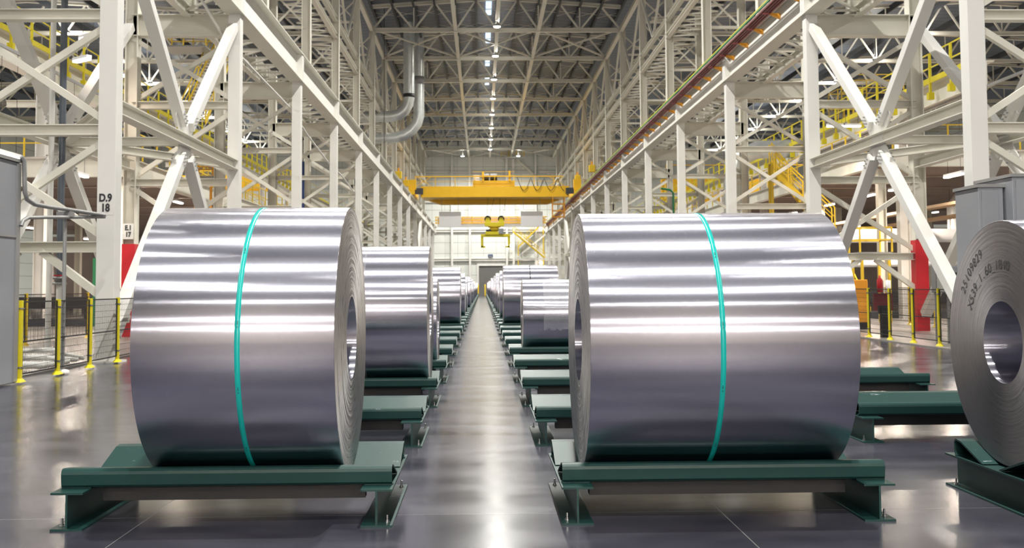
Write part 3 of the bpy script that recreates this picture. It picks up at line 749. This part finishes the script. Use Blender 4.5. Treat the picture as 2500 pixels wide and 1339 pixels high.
P_ = lambda *a: [tuple(Vector(q)-Vector((-8.0,20.2,0))) for q in a]
B3 = Vector((-8.0, 20.2, 0))
MB().tube([at(*q)-B3 for q in ((52,383,18.85),(59,392,18.9),(60,440,18.92),(61,470,18.95),(66,487,19.0),(84,499,19.3),(120,506,20.0),(165,512,20.9),(210,519,21.7),(255,526,22.5))], .04, 10).build('upper_conduit', 'pipe_grey', o)
MB().tube([at(*q)-B3 for q in ((52,552,18.9),(56,540,18.95),(68,532,19.1),(110,531,19.9),(165,531,20.9),(220,530,22.0),(255,530,22.5))], .034, 10).build('lower_conduit', 'pipe_grey', o)
MB().tube(P_((-7.98,21.0,.0),(-7.98,21.0,3.1)), .036, 10).build('post', 'pipe_grey', o)
MB().box(-.12,.16,.72,.9,3.0,3.1).build('clamp', 'pipe_grey', o)
MB().lathe_z([(0,.12),(.05,.12),(.07,.05)], P_((-7.98,21.0,.03))[0]).build('foot', 'white_steel', o)
o = root('floor_pipes', (-8.6, 21.4, .03), 'low white pipes bending just above the floor behind the left fence', 'pipe')
for i, (dy, r_) in enumerate(((0,.07),(.5,.06),(.9,.05))):
    MB().tube([(-1.8,dy,.06+.12*i),(-.3,dy,.12+.12*i),(-.1,dy+.06,.12+.12*i),(-.05,dy+.2,.1+.1*i),(-.05,dy+1.6,.1)], r_, 10).build('pipe', 'white_steel', o)
# standpipes on the left
for x, y, z1, r_, mt, nm in ((-10.75, 28, 12, .085, 'dark_blue_pipe', 'dark blue-grey vertical pipe left of the D.9 column, with a flanged valve'), (-11.1, 28.2, 12, .07, 'white_steel', 'slim white vertical pipe beside the dark blue-grey one')):
    o = root('standpipe', (x, y, .03), nm, 'pipe', 'vertical pipes left of the D.9 column')
    MB().tube([(0,0,1.75 if r_ > .08 else 0),(0,0,z1)], r_, 12).build('pipe', mt, o)
    if r_ > .08:
        MB().tube([(0,0,0),(0,0,1.75)], .08, 12).build('lower_pipe', 'white_steel', o)
        v_ = MB().lathe_z([(1.7,.09),(1.7,.17),(1.76,.17),(1.76,.1),(1.84,.1),(1.84,.17),(1.9,.17),(1.9,.09)]).build('valve', 'pipe_grey', o)
        MB().lathe_z([(1.92,.15),(1.95,.15)]).build('red_ring', 'red', v_)
# sagging cable along the left columns
pts = [(-8.6, 2.3*BAY, 11.0), (-8.6, 2.6*BAY, 10.75), (-8.62, 3*BAY, 9.95), (-8.65, 3.5*BAY, 9.85), (-8.62, 4*BAY, 9.7), (-8.65, 4.4*BAY, 9.2), (-8.6, 5*BAY, 8.6), (-8.65, 5.5*BAY, 8.5), (-8.6, 6*BAY, 8.0), (-8.65, 6.5*BAY, 7.5), (-8.6, 7*BAY, 7.2)]
sm = []
for i in range(len(pts)-1):
    for q in range(4):
        a, b_ = Vector(pts[i]), Vector(pts[i+1]); tt = q/4; sm.append(a.lerp(b_, tt*tt*(3-2*tt)))
o = MB().tube(sm, .045, 8).build('draped_hose', 'white_steel'); tag(o, 'pale flexible hose draped from column to column on the left', 'hose')

# ------------------------------------------------------------------ right cabinet, extinguisher
o = root('control_box', (12.25, 28.6, .03), 'grey control box on a stand behind the right fence', 'control box')
MB().box(-.28,.05,-.15,.15,1.35,2.12).build('body', 'pipe_grey', o, .01); MB().box(-.26,.03,-.165,-.15,1.38,2.09).build('door', 'galvanised', o)
MB().box(.08,.5,-.2,.15,1.3,2.05).build('side_enclosure', 'cabinet_grey', o, .01); MB().box(.2,.36,-.21,-.2,1.75,1.88).build('screen', 'black', o)
for x in (-.22, .1, .42): MB().bar((x,0,0),(x,0,1.35),.06).build('leg', 'pipe_grey', o)
o = root('fire_point', (12.6, 34, .03), 'dark maroon fire equipment panel with extinguisher behind the right fence', 'fire point')
MB().box(-.3,.3,-.05,.05,.75,1.3).build('panel', 'maroon', o); MB().bar((0,.06,0),(0,.06,1.7),.08).build('post', 'pipe_grey', o)
ex = MB().lathe_z([(1.32,.02),(1.34,.09),(1.72,.09),(1.8,.03),(1.86,.03),(1.86,.001)], (-.12,-.1,0)).build('extinguisher', 'red', o)
MB().lathe_z([(1.32,.08),(1.7,.08),(1.72,.001)], (.14,-.1,0)).build('canister', 'white_board', o)
o = root('barrier_post', (11.95, 32.2, .03), 'black equipment post by the first visible right fence post', 'post')
MB().box(-.09,.09,-.09,.09,0,.9).build('body', 'black', o); MB().box(-.16,.1,-.05,.05,.7,.95).build('bracket', 'black', o)
o = root('orange_machine', (13.2, 38.5, .03), 'orange machine cover low behind the right fence', 'machine')
MB().box(-.4,.4,-.4,.4,0,1.75).build('cover', 'orange', o, .03); MB().box(-.45,.45,-.45,.45,0,.25).build('base', 'black', o)

# ------------------------------------------------------------------ side hall rows, runways and mezzanines
def siderow(x, sd, ns, zb, zt, lo=0):
    for n_ in ns:
        o = root('side_column', (x, n_*BAY, 0), 'white column of the second row on the %s, %s bay from the camera' % (sd, ordn(n_)), 'column', 'second row columns on the %s' % sd)
        MB().ibeam((0,0,0),(0,0,zb), .45,.45,.035,(1,0,0)).build('shaft', 'white_steel', o)
        MB().box(-.3,.3,-.3,.3,0,.05).build('base_plate', 'white_steel', o)
        s = 1 if x < 0 else -1
        MB().ibeam((0,0,zb-1.0),(-s*1.6,0,zb-1.0), .25,.3,.02).build('bracket', 'cream_steel', o)
    o = root('side_runway', (x, 0, 0), 'deep white runway beam with yellow handrail, %s side hall' % sd, 'girder')
    y0, y1 = (ns[0]-.7)*BAY, FAR
    MB().ibeam((0,y0,(zb+zt)/2),(0,y1,(zb+zt)/2), .6, zt-zb, .04).build('beam', 'cream_steel', o)
    for z in (.6, 1.2): MB().bar((-.32 if x > 0 else .32,y0,zt+z),(-.32 if x > 0 else .32,y1,zt+z), .05).build('rail', 'post_yellow', o)
    MB().box(*( (-.36,-.3) if x > 0 else (.3,.36)), y0, y1, zt-.05, zt+.18).build('toe_board', 'post_yellow', o)
    yy = y0+.3
    while yy < 10*BAY:
        xx = -.34 if x > 0 else .34
        m_ = MB(); m_.bar((xx,yy,zt-.55),(xx,yy,zt+1.2), .09); m_.box(xx-.12,xx+.12,yy-.12,yy+.12,zt-.75,zt-.45); m_.build('post', 'post_yellow', o); yy += 2.03
siderow(-19.6, 'left', range(3, 14), 10.9, 12.15)
siderow(19.1, 'right', range(4, 14), 9.1, 10.05)

def mezz(x0, x1, y0, y1, z0, z1, sd):
    o = root('mezzanine', ((x0+x1)/2, y0, 0), 'cream steel mezzanine deck with dark underside in the %s hall' % sd, 'mezzanine')
    h = (x1-x0)/2; L = y1-y0
    MB().box(-h,h,0,L,z1-.12,z1).build('deck', 'slab', o)
    MB().ibeam((-h,0,(z0+z1)/2),(h,0,(z0+z1)/2), .3, z1-z0-.12, .03).build('edge_beam', 'cream_steel', o)
    xe = h if sd == 'left' else -h
    MB().ibeam((xe,0,(z0+z1)/2),(xe,L,(z0+z1)/2), .3, z1-z0-.12, .03).build('edge_beam', 'cream_steel', o)
    yy = 5
    while yy < L: MB().ibeam((-h,yy,(z0+z1)/2),(h,yy,(z0+z1)/2), .25, z1-z0-.2, .02).build('cross_beam', 'slab', o); yy += 6
    for i in range(5):
        for j in range(2):
            MB().ibeam((-h+.3+i*(2*h-.6)/4, .4+j*24, 0.03),(-h+.3+i*(2*h-.6)/4, .4+j*24, z0), .35,.35,.03,(1,0,0)).build('post', 'cream_steel', o)
    for z in (.55, 1.1):
        MB().bar((-h,0,z1+z),(h,0,z1+z), .05).build('rail', 'yellow', o); MB().bar((xe,0,z1+z),(xe,L,z1+z), .05).build('rail', 'yellow', o)
    for i in range(int(2*h/1.6)): MB().bar((-h+i*1.6,0,z1),(-h+i*1.6,0,z1+1.1), .06).build('rail_post', 'yellow', o)
    for i in range(int(min(L,60)/2)): MB().bar((xe,i*2,z1),(xe,i*2,z1+1.1), .06).build('rail_post', 'yellow', o)
    return o
mezz(-36, -14.3, 44, 120, 6.05, 6.95, 'left')
mezz(17.3, 42, 47, 115, 6.7, 7.5, 'right')
# partition walls under the mezzanines
struct(MB().box(-36,-14.3,92,92.3,0,6).build('wall_left_inner', 'slab'))
struct(MB().box(19,42,96,96.3,0,6.6).build('wall_right_inner', 'slab'))
def strip_lamp(x, y, z, hang, lab, grp, L=1.2, rz=0.0, W=60):
    o = root('strip_lamp', (x,y,z), lab, 'lamp', grp)
    o.rotation_euler.z = rz
    MB().box(-.09,.09,-L/2,L/2,.0,.09).build('housing', 'white_board', o)
    MB().box(-.085,.085,-L/2+.02,L/2-.02,-.06,.0).build('diffuser', 'lamp_warm', o)
    for s in (-1,1): MB().bar((0,s*L*.35,.09),(0,s*L*.35,hang), .012).build('hanger', 'black', o)
    if W:
        ld = bpy.data.lights.new('strip_beam', 'AREA'); ld.shape = 'RECTANGLE'; ld.size = .2; ld.size_y = L; ld.energy = W; ld.color = (1,.84,.70)
        lo = bpy.data.objects.new('strip_beam', ld); COL.objects.link(lo); lo.parent = o; lo.location = (0,0,-.08)
for nm, x, z, sd in (('left', -15.4, 6.0, 'left'), ('right', 19.05, 6.0, 'right')):
    ys = [35.6, 41.8, 48.5, 55.4, 62, 69, 76] if sd == 'left' else [36.5, 43.2, 49.5, 52.8, 59, 66, 73]
    o = MB().box(x-.04, x+.04, 33, 80, 9.4 if sd == 'left' else 9.0, 9.5 if sd == 'left' else 9.1).build('light_track', 'pipe_grey'); tag(o, 'slim grey track above the %s strip lamps' % sd, 'track')
    for i, y in enumerate(ys): strip_lamp(x, y, z, (3.4 if y < 44 else .12) if sd == 'left' else (3.0 if y < 47 else .75), 'warm white strip lamp on the %s side, %s from the camera' % (sd, ordn(i+1)), 'strip lamps on the %s' % sd, 1.7 if i < 2 else 1.3, W=480)
for (px, py, d_, nm) in ((2040,307,48,'left one of the pair above the yellow ladder on the right'), (2080,307,48,'right one of the pair above the yellow ladder on the right')):
    p = at(px, py, d_); strip_lamp(p.x, p.y, p.z, 1.5, 'bright short strip lamp, '+nm, 'paired strip lamps', .8, PI/2, 120)
for i, (px, py, d_) in enumerate(((75,556,60),(215,583,60),(2325,525,62),(2090,553,58),(2283,518,80),(85,520,75))):
    p = at(px, py, d_); strip_lamp(p.x, p.y, p.z, 1.5, 'small warm lamp, %s background, %s' % ('left' if px < 1000 else 'right', ['beneath the grey conduits','beside the D.9 column','under the trays right of the C.9 column','just right of the wide front coil','farther back under the trays','farthest back at the left edge'][i]), 'small lamps deep in the side halls', .9, 0, 80)
for z, nm in ((8.3, 'lower'), (13.6, 'upper')):
    for i in range(4):
        x = -8+i*6.4
        o = root('linear_lamp', (x, -29.9, z), 'long linear wall lamp on the back wall, %s row, %s from the left' % (nm, ordn(i+1)), 'lamp', 'linear lamps on the back wall')
        MB().box(-3,3,-.1,.1,-.1,.1).build('housing', 'white_board', o); MB().box(-2.95,2.95,.1,.14,-.08,.08).build('diffuser', 'lamp_warm', o)
        ld = bpy.data.lights.new('linear_beam', 'AREA'); ld.shape = 'RECTANGLE'; ld.size = 5.8; ld.size_y = .25; ld.energy = 520; ld.color = (1,.96,.92)
        lo = bpy.data.objects.new('linear_beam', ld); COL.objects.link(lo); lo.parent = o; lo.location = (0,.2,0); lo.rotation_euler = (PI/2,0,0)
    # unseen area lights without fixtures, added to brighten the back wall
    ld = bpy.data.lights.new('back_wall_fill', 'AREA'); ld.shape = 'RECTANGLE'; ld.size = 24; ld.size_y = .4; ld.energy = 3600; ld.color = (1,.95,.88)
    lo = bpy.data.objects.new('back_wall_fill', ld); COL.objects.link(lo); lo.location = (1.5,-28.9,z+.4); lo.rotation_euler = (-.5,0,0)
# angled bright fixtures upper left
for i, (px, py, d_) in enumerate(((215,90,34),(200,145,34),(308,182,40))):
    p = at(px, py, d_); strip_lamp(p.x, p.y, p.z, .5, 'tilted work lamp %s' % ['high on the left, by the top strut','just under the first tilted lamp on the left','right of the D.9 column behind it'][i], 'tilted work lamps', .8, .9, 60)

# long low equipment lines behind the fences
for x0, x1, y, sd in ((-34, -13.6, 47.5, 'left'), (17.3, 34, 50.5, 'right')):
    o = root('process_line', ((x0+x1)/2, y, .03), 'dark low process line with rollers in the %s background' % sd, 'machine')
    h = (x1-x0)/2
    MB().box(-h,h,-.4,.4,.75,1.25).build('bed', 'black', o); MB().box(-h,h,-.5,.5,0,.3).build('plinth', 'dark_joist', o)
    for i in range(8): MB().box(-h+.4+i*(2*h-1)/7-.1, -h+.4+i*(2*h-1)/7+.1, -.3,.3,.3,.75).build('pedestal', 'black', o)
    for i in range(5): MB().bar((-h+1.5+i*4,-.6,0),(-h+1.5+i*4,-.6,2.9),.18).build('green_post', 'green_paint', o)
# cable trays, round duct on the right
for i, (x, z) in enumerate(((20.0, 5.0), (20.6, 4.55))):
    o = MB().box(x-.3,x+.3,34,92,z-.06,z+.06).build('cable_tray', 'tan_primer'); tag(o, 'rust-brown overhead tray on the right, %s one' % ('upper' if i == 0 else 'lower'), 'tray', 'overhead trays on the right')
o = MB().tube([(17.5,52,3.95),(30,52,3.95)], .33, 20).build('round_duct', 'white_board'); tag(o, 'fat white horizontal pipe right of the C.9 column', 'pipe')
o = MB().tube([(17.5,51.5,2.6),(30,51.5,2.6)], .17, 16).build('round_pipe', 'white_board'); tag(o, 'thinner white horizontal pipe below the fat one', 'pipe')
p = at(2330, 470, 55); o = MB().tube([(p.x,55,3.9),(p.x,55,5.6),(p.x+.4,55,6.1),(p.x+1.3,55,6.3)], .4, 18).build('elbow_duct', 'galvanised'); tag(o, 'silver elbow duct rising deep in the right hall', 'duct')
o = MB().tube([(15.35,66,4.5),(15.35,66,8.2),(15.8,66,9.4),(16.9,66,9.9),(19,66,9.95)], .55, 20).build('elbow_duct', 'galvanised'); tag(o, 'silver duct bending over above the front right coil, between the columns', 'duct')
o = MB().tube([(12.4,70,0.03),(12.4,70,7.6),(12.2,70,7.8),(11.6,70,7.9)], .07, 10).build('drain_pipe', 'green_paint'); tag(o, 'slim green vertical pipe between the right columns', 'pipe')
o = MB().tube([(-10.2,62,0.03),(-10.2,62,8.8)], .09, 10).build('drain_pipe', 'navy'); tag(o, 'slim dark blue vertical pipe between the left columns', 'pipe')

# yellow stairs and ladders
def stair(p0, dirv, run, rise, width, label, rail='yellow', tread='pipe_grey', leg=False):
    o = root('stair', p0, label, 'stair', 'yellow-railed stairs')
    d = Vector(dirv).normalized(); a = Vector((-d.y, d.x, 0))
    n_ = max(4, int(rise/.22)); e = d*run+Vector((0,0,rise))
    for s in (-1, 1):
        MB().bar(a*s*width/2, a*s*width/2+e, .06, .22).build('stringer', rail, o)
        MB().bar(a*s*width/2+Vector((0,0,1.0)), a*s*width/2+e+Vector((0,0,1.0)), .05).build('handrail', rail, o)
        MB().bar(a*s*width/2+Vector((0,0,.55)), a*s*width/2+e+Vector((0,0,.55)), .035).build('mid_rail', rail, o)
        for i in range(5): q = a*s*width/2+e*(i/4); MB().bar(q, q+Vector((0,0,1.0)), .05).build('baluster', rail, o)
    for i in range(n_):
        if leg and i in (0, n_-1):
            for s in (-1, 1): q = a*s*width/2+e*(i/(n_-1)); MB().bar(q, Vector((q.x,q.y,-Vector(p0).z+.03)), .12).build('support_post', rail, o)
        q = e*((i+.5)/n_); m_ = MB(); m_.bar(q-a*width/2, q+a*width/2, .24, .035); m_.build('tread', tread, o)
    return o
stair(at(470, 300, 56), (0,1,0), 7, 5.6, 1.3, 'stair with white treads and yellow rails high on the left', tread='white_steel')
stair(at(2035, 560, 50), (-1,.15,0), 2.6, 2.6, .8, 'steep yellow stair just right of the wide front coil, lower flight')
stair(at(1985, 530, 58), (-1,.1,0), 2.2, 3.0, .8, 'steep yellow stair between the right columns, upper flight', leg=True)
stair(at(2095, 800, 58), (0,1,0), 5, 3.9, 1.4, 'grey-treaded stair behind the first right fence posts')
stair(at(640, 520, 90), (-1,.2,0), 6, 3.4, 1.1, 'far yellow-railed stair seen low between the left columns')
stair(at(1330, 630, 188), (-1,.0,0), 5.5, 4.6, 1.4, 'yellow stair climbing left beside the far door'); stair((6.4,FAR-1.2,8.6), (1,0,0), 4.5, 4.4, 1.4, 'upper yellow stair by the far wall above the first', leg=True)
def platform(p, wx, wy, label, legs=0, rails=1.1, mat='yellow'):
    o = root('platform', p, label, 'platform', 'yellow-railed platforms')
    MB().box(-wx/2,wx/2,-wy/2,wy/2,-.08,0).build('deck', 'pipe_grey', o)
    for z in (rails*.5, rails):
        for s in (-1,1): MB().bar((-wx/2,s*wy/2,z),(wx/2,s*wy/2,z),.05).build('rail', mat, o); MB().bar((s*wx/2,-wy/2,z),(s*wx/2,wy/2,z),.05).build('rail', mat, o)
    k_ = max(2, int(wx/1.2)+1)
    for i in range(k_):
        for s in (-1,1): x = -wx/2+wx*i/(k_-1); MB().bar((x,s*wy/2,0),(x,s*wy/2,rails),.06).build('rail_post', mat, o)
    if legs:
        for sx in (-1,1):
            for sy in (-1,1): MB().bar((sx*(wx/2-.1),sy*(wy/2-.1),-legs),(sx*(wx/2-.1),sy*(wy/2-.1),-.2),.1).build('leg', mat, o)
    return o
platform(at(2130, 252, 70), 3.4, 2, 'yellow-railed platform high behind the right gusset plate', 5.9, rails=1.7)
platform(at(2070, 300, 75), 2.0, 2, 'smaller yellow cage left of the high right platform', 4.8, rails=2.2)
p = at(2125, 617, 44); platform(p, 1.3, 1.3, 'small yellow platform beside the C.9 column', p.z-.05, 1.0)
platform(at(1745, 470, 95), 3.6, 2, 'yellow platform far back between the right columns')
platform(at(460, 120, 60), 2.4, 2, 'yellow-railed landing at the top of the high left stair', rails=1.3)
p = at(502, 432, 50); o = platform(p, .9, 1, 'orange work platform with yellow posts behind the left X brace', p.z-.05, .8, 'orange')
platform((5.4, 190, 24.2), 2.8+1.2, 2, 'yellow maintenance cage high near the far wall', rails=1.5)
# diagonal white conveyor casing near the far wall
o = MB().bar((6.2,FAR-.3,24.5),(10.7,FAR-.3,20.3),.5,.35).build('inclined_casing', 'cream_steel'); tag(o, 'bright diagonal white casing above the crane near the far wall', 'casing')
o = root('far_brace', (0, 190, 0), 'white X-braced frame at lower right of the far wall', 'brace')
for p_, q_ in (((6,0,10.8),(11.2,0,6.6)),((6,0,6.6),(11.2,0,10.8)),((5.6,0,6.4),(12,0,6.4)),((6,0,16),(11.4,0,11)),): MB().bar(p_, q_, .28).build('bar', 'white_steel', o)
for i, (px, py) in enumerate(((1248,521),(1320,558),(1244,600),(1321,642))):
    p = at(px, py, FAR-1.2); o = root('flood_lamp', p, 'small bright round lamp %s' % ['just left of the right white board','right below the right white board','at the right leg of the coil tongs','low right of the far stairs'][i], 'lamp', 'small lamps near the far wall')
    MB().lathe_z([(-.25,.001),(-.2,.2),(0,.28),(.2,.2),(.25,.001)]).build('globe', 'lamp_warm', o); MB().bar((0,.2,0),(0,1.2,0),.08).build('arm', 'pipe_grey', o)

# ------------------------------------------------------------------ overhead crane
cr_ = root('overhead_crane', (0, 129, 0), 'orange-yellow overhead travelling crane spanning the hall', 'crane')
def crane_parts(t, xa, xb, tro):
    Z0 = 12.24
    MB().box(xa+1.0,xb-.9,0,1.1,Z0+.0,13.55).build('front_girder', 'crane_yellow', t, .02)
    m_ = MB(); y_ = (4.6, 6.0)
    pr = [(xa+.9,13.5),(xa+.9,12.5),(xa+3.2,11.75),(xb-3.2,11.75),(xb-.9,12.5),(xb-.9,13.5)]
    m_.add([(x,yy,z) for yy in y_ for x,z in pr], [tuple(range(6)), tuple(range(11,5,-1))]+[(i,(i+1)%6+0,(i+1)%6+6,i+6) for i in range(6)]); m_.build('rear_girder', 'crane_yellow', t)
    MB().box(xa+1.2,xb-1.1,1.1,4.6,Z0+.02,Z0+.12).build('soffit_plate', 'crane_yellow', t)
    for x in (xa, xb):
        e = MB().box(x-.35,x+.35,-1,7,12.5,13.1).build('end_truck', 'crane_yellow', t, .02)
        for yy in (-.5, .7, 5.3, 6.5):
            MB().extr([(.28*math.cos(2*PI*j/14),.28*math.sin(2*PI*j/14)) for j in range(14)], (x-.09,yy,12.52),(x+.09,yy,12.52)).build('wheel', 'black', e)
        s = 1 if x == xa else -1
        MB().box(x+min(0,s*1.3),x+max(0,s*1.3),-.4,0,12.6,13.3).build('drive_motor', 'dark_joist', e)
        MB().box(x-.4,x+.5,-.6,0,13.1,14.3).build('end_panel', 'crane_yellow', t)
    for z in (14.1, 14.7): MB().bar((xa+.3,-.1,z),(xb-1.7,-.1,z), .12 if z > 14.5 else .05).build('handrail', 'crane_yellow', t)
    x = xa+.4
    while x < xb-1.6: MB().bar((x,-.1,13.5),(x,-.1,14.75),.08).build('rail_post', 'crane_yellow', t); x += 2.35
    for sx, x in ((1, xa+1.4), (-1, xb-2.4)):
        MB().bar((x-.9,-.1,13.55),(x+.9,-.1,14.7),.07).bar((x+.9,-.1,13.55),(x-.9,-.1,14.7),.07).build('cross_stay', 'crane_yellow', t)
    m_ = MB()
    if tro:
        pts = []
        for i in range(60):
            u = i/59; x = tro[1]+.3+u*(xb-1.8-tro[1]); z = 14.55-1.55*abs(math.sin(u*PI*3.5))
            pts.append((x,-.2,z))
        MB().tube(pts, .035, 5).build('festoon_cable', 'black', t)
        a, b_ = tro
        MB().box(a,b_,.2,5.6,13.6,14.0).build('trolley_frame', 'crane_yellow', t, .02)
        MB().box(a,b_,.3,5.4,14.05,14.25).build('trolley_deck', 'crane_yellow', t)
        for x0 in (a+1.5, a+2.5): MB().extr([(.42*math.cos(2*PI*j/16),.42*math.sin(2*PI*j/16)) for j in range(16)], (x0-.42,1,14.7),(x0+.42,1,14.7)).build('hoist_motor', 'black', t)
        MB().box(a+1.1,a+1.35,.1,1.5,14.2,15.3).build('bearing_bracket', 'crane_yellow', t); MB().box(a+.1,a+.8,.5,1.5,14.2,14.95).build('control_cabinet', 'white_board', t); MB().box(b_-.7,b_-.5,.1,1.5,14.2,15.4).build('bearing_bracket', 'crane_yellow', t)
        for z in (14.8, 15.3): MB().bar((a,.1,z),(b_,.1,z),.04).build('trolley_rail', 'crane_yellow', t)
        for i in range(4):
            u = (-.7, .35, .75, 1.75)[i]; m_.bar((1.45+u*.95,2.5,13.6),(1.45+(-.75,-.75,.85,.85)[i]+(-.15,.15,-.15,.15)[i],2.5,9.9),.035)
        m_.build('hoist_rope', 'black', t)
crane_parts(cr_, LX, RX, (-1.1, 3.9))
o = MB().add([(8.5+a,.2+b_,c) for a in (0,1.4) for b_ in (0,1.2) for c in (0,)], []) 
acc = MB()
for a in (8.4, 9.8):
    for b_ in (-.1, 1.0): acc.bar((a,b_,9.8),(a,b_,12.3),.08)
for z in (9.85, 10.6, 11.4): 
    for b_ in (-.1,1.0): acc.bar((8.4,b_,z),(9.8,b_,z),.08)
    for a in (8.4,9.8): acc.bar((a,-.1,z),(a,1.0,z),.07)
acc.bar((8.4,-.1,9.85),(9.8,-.1,11.4),.06); acc.build('access_cage', 'bracket_orange', cr_)
# coil tongs
tg = root('coil_tongs', (1.47, 131.5, 0), 'yellow coil tongs with two pulleys hanging from the crane', 'lifting tongs')
Y_ = 'crane_yellow'
for x in (-.8, .83):
    pl = MB().extr([(.40*math.cos(2*PI*j/20),.40*math.sin(2*PI*j/20)) for j in range(20)], (x,-.12,9.78),(x,.12,9.78)).build('pulley', 'black', tg)
    MB().add([(x-.42,-.2,9.1),(x+.42,-.2,9.1),(x+.2,-.2,9.95),(x-.2,-.2,9.95),(x-.42,.2,9.1),(x+.42,.2,9.1),(x+.2,.2,9.95),(x-.2,.2,9.95)],[(0,3,2,1),(4,5,6,7),(0,1,5,4),(1,2,6,5),(2,3,7,6),(3,0,4,7)]).build('pulley_guard', 'post_yellow', tg)
MB().box(-1.15,1.15,-.35,.35,8.9,9.35).build('head_block', 'post_yellow', tg, .02)
MB().lathe_z([(8.9,.75),(8.75,.75),(8.7,.5),(8.55,.7),(8.4,.55),(8.2,.3),(8.0,.3)]).build('swivel', 'yellow', tg)
MB().box(-1.1,.75,-.4,.4,7.85,8.25).build('drive_housing', 'post_yellow', tg, .02)
MB().box(-1.65,1.9,-.25,.25,7.6,7.95).build('cross_beam', 'post_yellow', tg, .02)
MB().box(.5,1.1,-.5,-.4,7.95,8.6).build('control_box', 'cabinet_grey', tg)
MB().box(-1.0,-.4,-.4,.0,8.25,8.5).build('motor', 'black', tg)
for s, x in ((1,-1.5), (-1,1.75)):
    m_ = MB(); m_.box(x-.14,x+.14,-.16,.16,6.35,7.75); m_.box(x+min(-s*.14,s*.38),x+max(-s*.14,s*.38),-.16,.16,6.3,6.5); m_.build('leg', 'post_yellow', tg)
for x0, nm in ((-5.2, 'left'), (4.65, 'right')):
    o = root('hanging_board', (x0+1.33, 131, 0), 'blank white board hanging under the crane, %s one' % nm, 'board', 'white boards under the crane')
    MB().box(-1.32,1.32,-.06,.06,8.8,10.65).build('panel', 'white_board', o, .02)
    for s in (-1,1): MB().bar((s*1.0,0,10.65),(s*1.0,0,12.3),.04).build('hanger', 'pipe_grey', o)
c2 = root('parked_crane', (0, 182, 0), 'second yellow crane parked at the far wall, only its railing clear', 'crane')
MB().box(LX+.8,RX-.8,0,.6,11.6,12.1).build('girder', 'white_steel', c2)
for z in (12.25, 12.75, 13.25): MB().bar((LX+.4,-.1,z),(RX-.4,-.1,z),.14).build('rail', 'crane_yellow', c2)
for i in range(13): x = LX+.6+i*1.52; MB().bar((x,-.1,12.1),(x,-.1,13.3),.12).build('rail_post', 'crane_yellow', c2)
MB().box(LX+.8,RX-.8,.7,1.2,12.1,13.2).build('back_panel', 'tan_primer', c2)
for sd, a, b_, y in (('left', -50, -19.6, 116), ('right', 19.1, 52, 112)):
    c3 = root('side_crane', (0, y, 0), 'orange-yellow crane bridge seen between the %s columns' % sd, 'crane')
    MB().box(a,b_,0,1.2,12.3 if sd == 'left' else 10.6,13.6 if sd == 'left' else 12.4).build('girder', 'crane_yellow', c3); MB().box(a,b_,2.5,3.6,12.2 if sd == 'left' else 10.5,12.9).build('rear_girder', 'crane_yellow', c3)
    MB().bar((a,0,14.1),(b_,0,14.1),.08).build('handrail', 'crane_yellow', c3)
    for i in range(10): MB().bar((a+i*(b_-a)/9,0,12.9),(a+i*(b_-a)/9,0,14.1),.06).build('rail_post', 'crane_yellow', c3)
# warning beacons on the building columns beside the crane
for i, (px, py, d_) in enumerate(((973,428,121.3),(991,448,133.5),(1445,412,121.3),(1410,436,133.5))):
    p = at(px, py, d_); o = root('service_box', p, 'small orange-yellow box on the %s' % ['left wall just left of the crane, higher one','left wall just left of the crane, lower one','right wall just right of the crane, higher one','right wall just right of the crane, lower one'][i], 'box', 'small boxes beside the crane')
    MB().box(-.35,.35,-.3,.3,-.4,.4).build('box', 'yellow', o, .05); MB().box(-.1,.1,-.1,.1,.4,.8).build('beacon', 'orange', o); MB().box(*((-.9,-.3) if px < 1178 else (.3,.9)),-.1,.6,-.1,.1).build('bracket', 'cream_steel', o)

# ------------------------------------------------------------------ roof ducts
def duct(name, pts, r_, lab, rings):
    t = root(name, pts[0], lab, 'duct', 'silver roof ducts')
    o = Vector(pts[0]); MB().tube([Vector(p)-o for p in pts], r_, 24).build('pipe', 'galvanised', t)
    for (x, y, z, h_, c) in rings: MB().lathe_z([(-h_/2,r_-.02),(-h_/2,r_+.03),(h_/2,r_+.03),(h_/2,r_-.02)], Vector((x,y,z))-o, 24).build('coupling', c, t)
dy = 8.6*BAY
duct('roof_duct', [(-7.05,dy,27.3),(-7.05,dy,19.9),(-7.13,dy,19.35),(-7.45,dy,18.75),(-8.0,dy,18.3),(-8.7,dy,18.12),(-9.9,dy,18.1),(-12.6,dy,18.1)], .54, 'nearer silver duct dropping from the roof and turning left into the wall', [(-7.05,dy,20.15,.35,'black')])
dy = 9.02*BAY
duct('roof_duct', [(-6.4,dy,27.3),(-6.4,dy,18.9),(-6.6,dy,18.2),(-7.15,dy,17.5),(-7.9,dy,17.0),(-8.8,dy,16.75),(-9.9,dy,16.7),(-12.6,dy,16.7)], .56, 'farther silver duct with a longer bend behind the first', [(-6.4,dy,22.6,.8,'pipe_grey')])
o = MB().bar((-9.0,8.2*BAY,13),(-9.0,8.2*BAY,27.5),.05).build('drop_cable', 'black'); tag(o, 'thin dark vertical cable beside the silver ducts', 'cable')
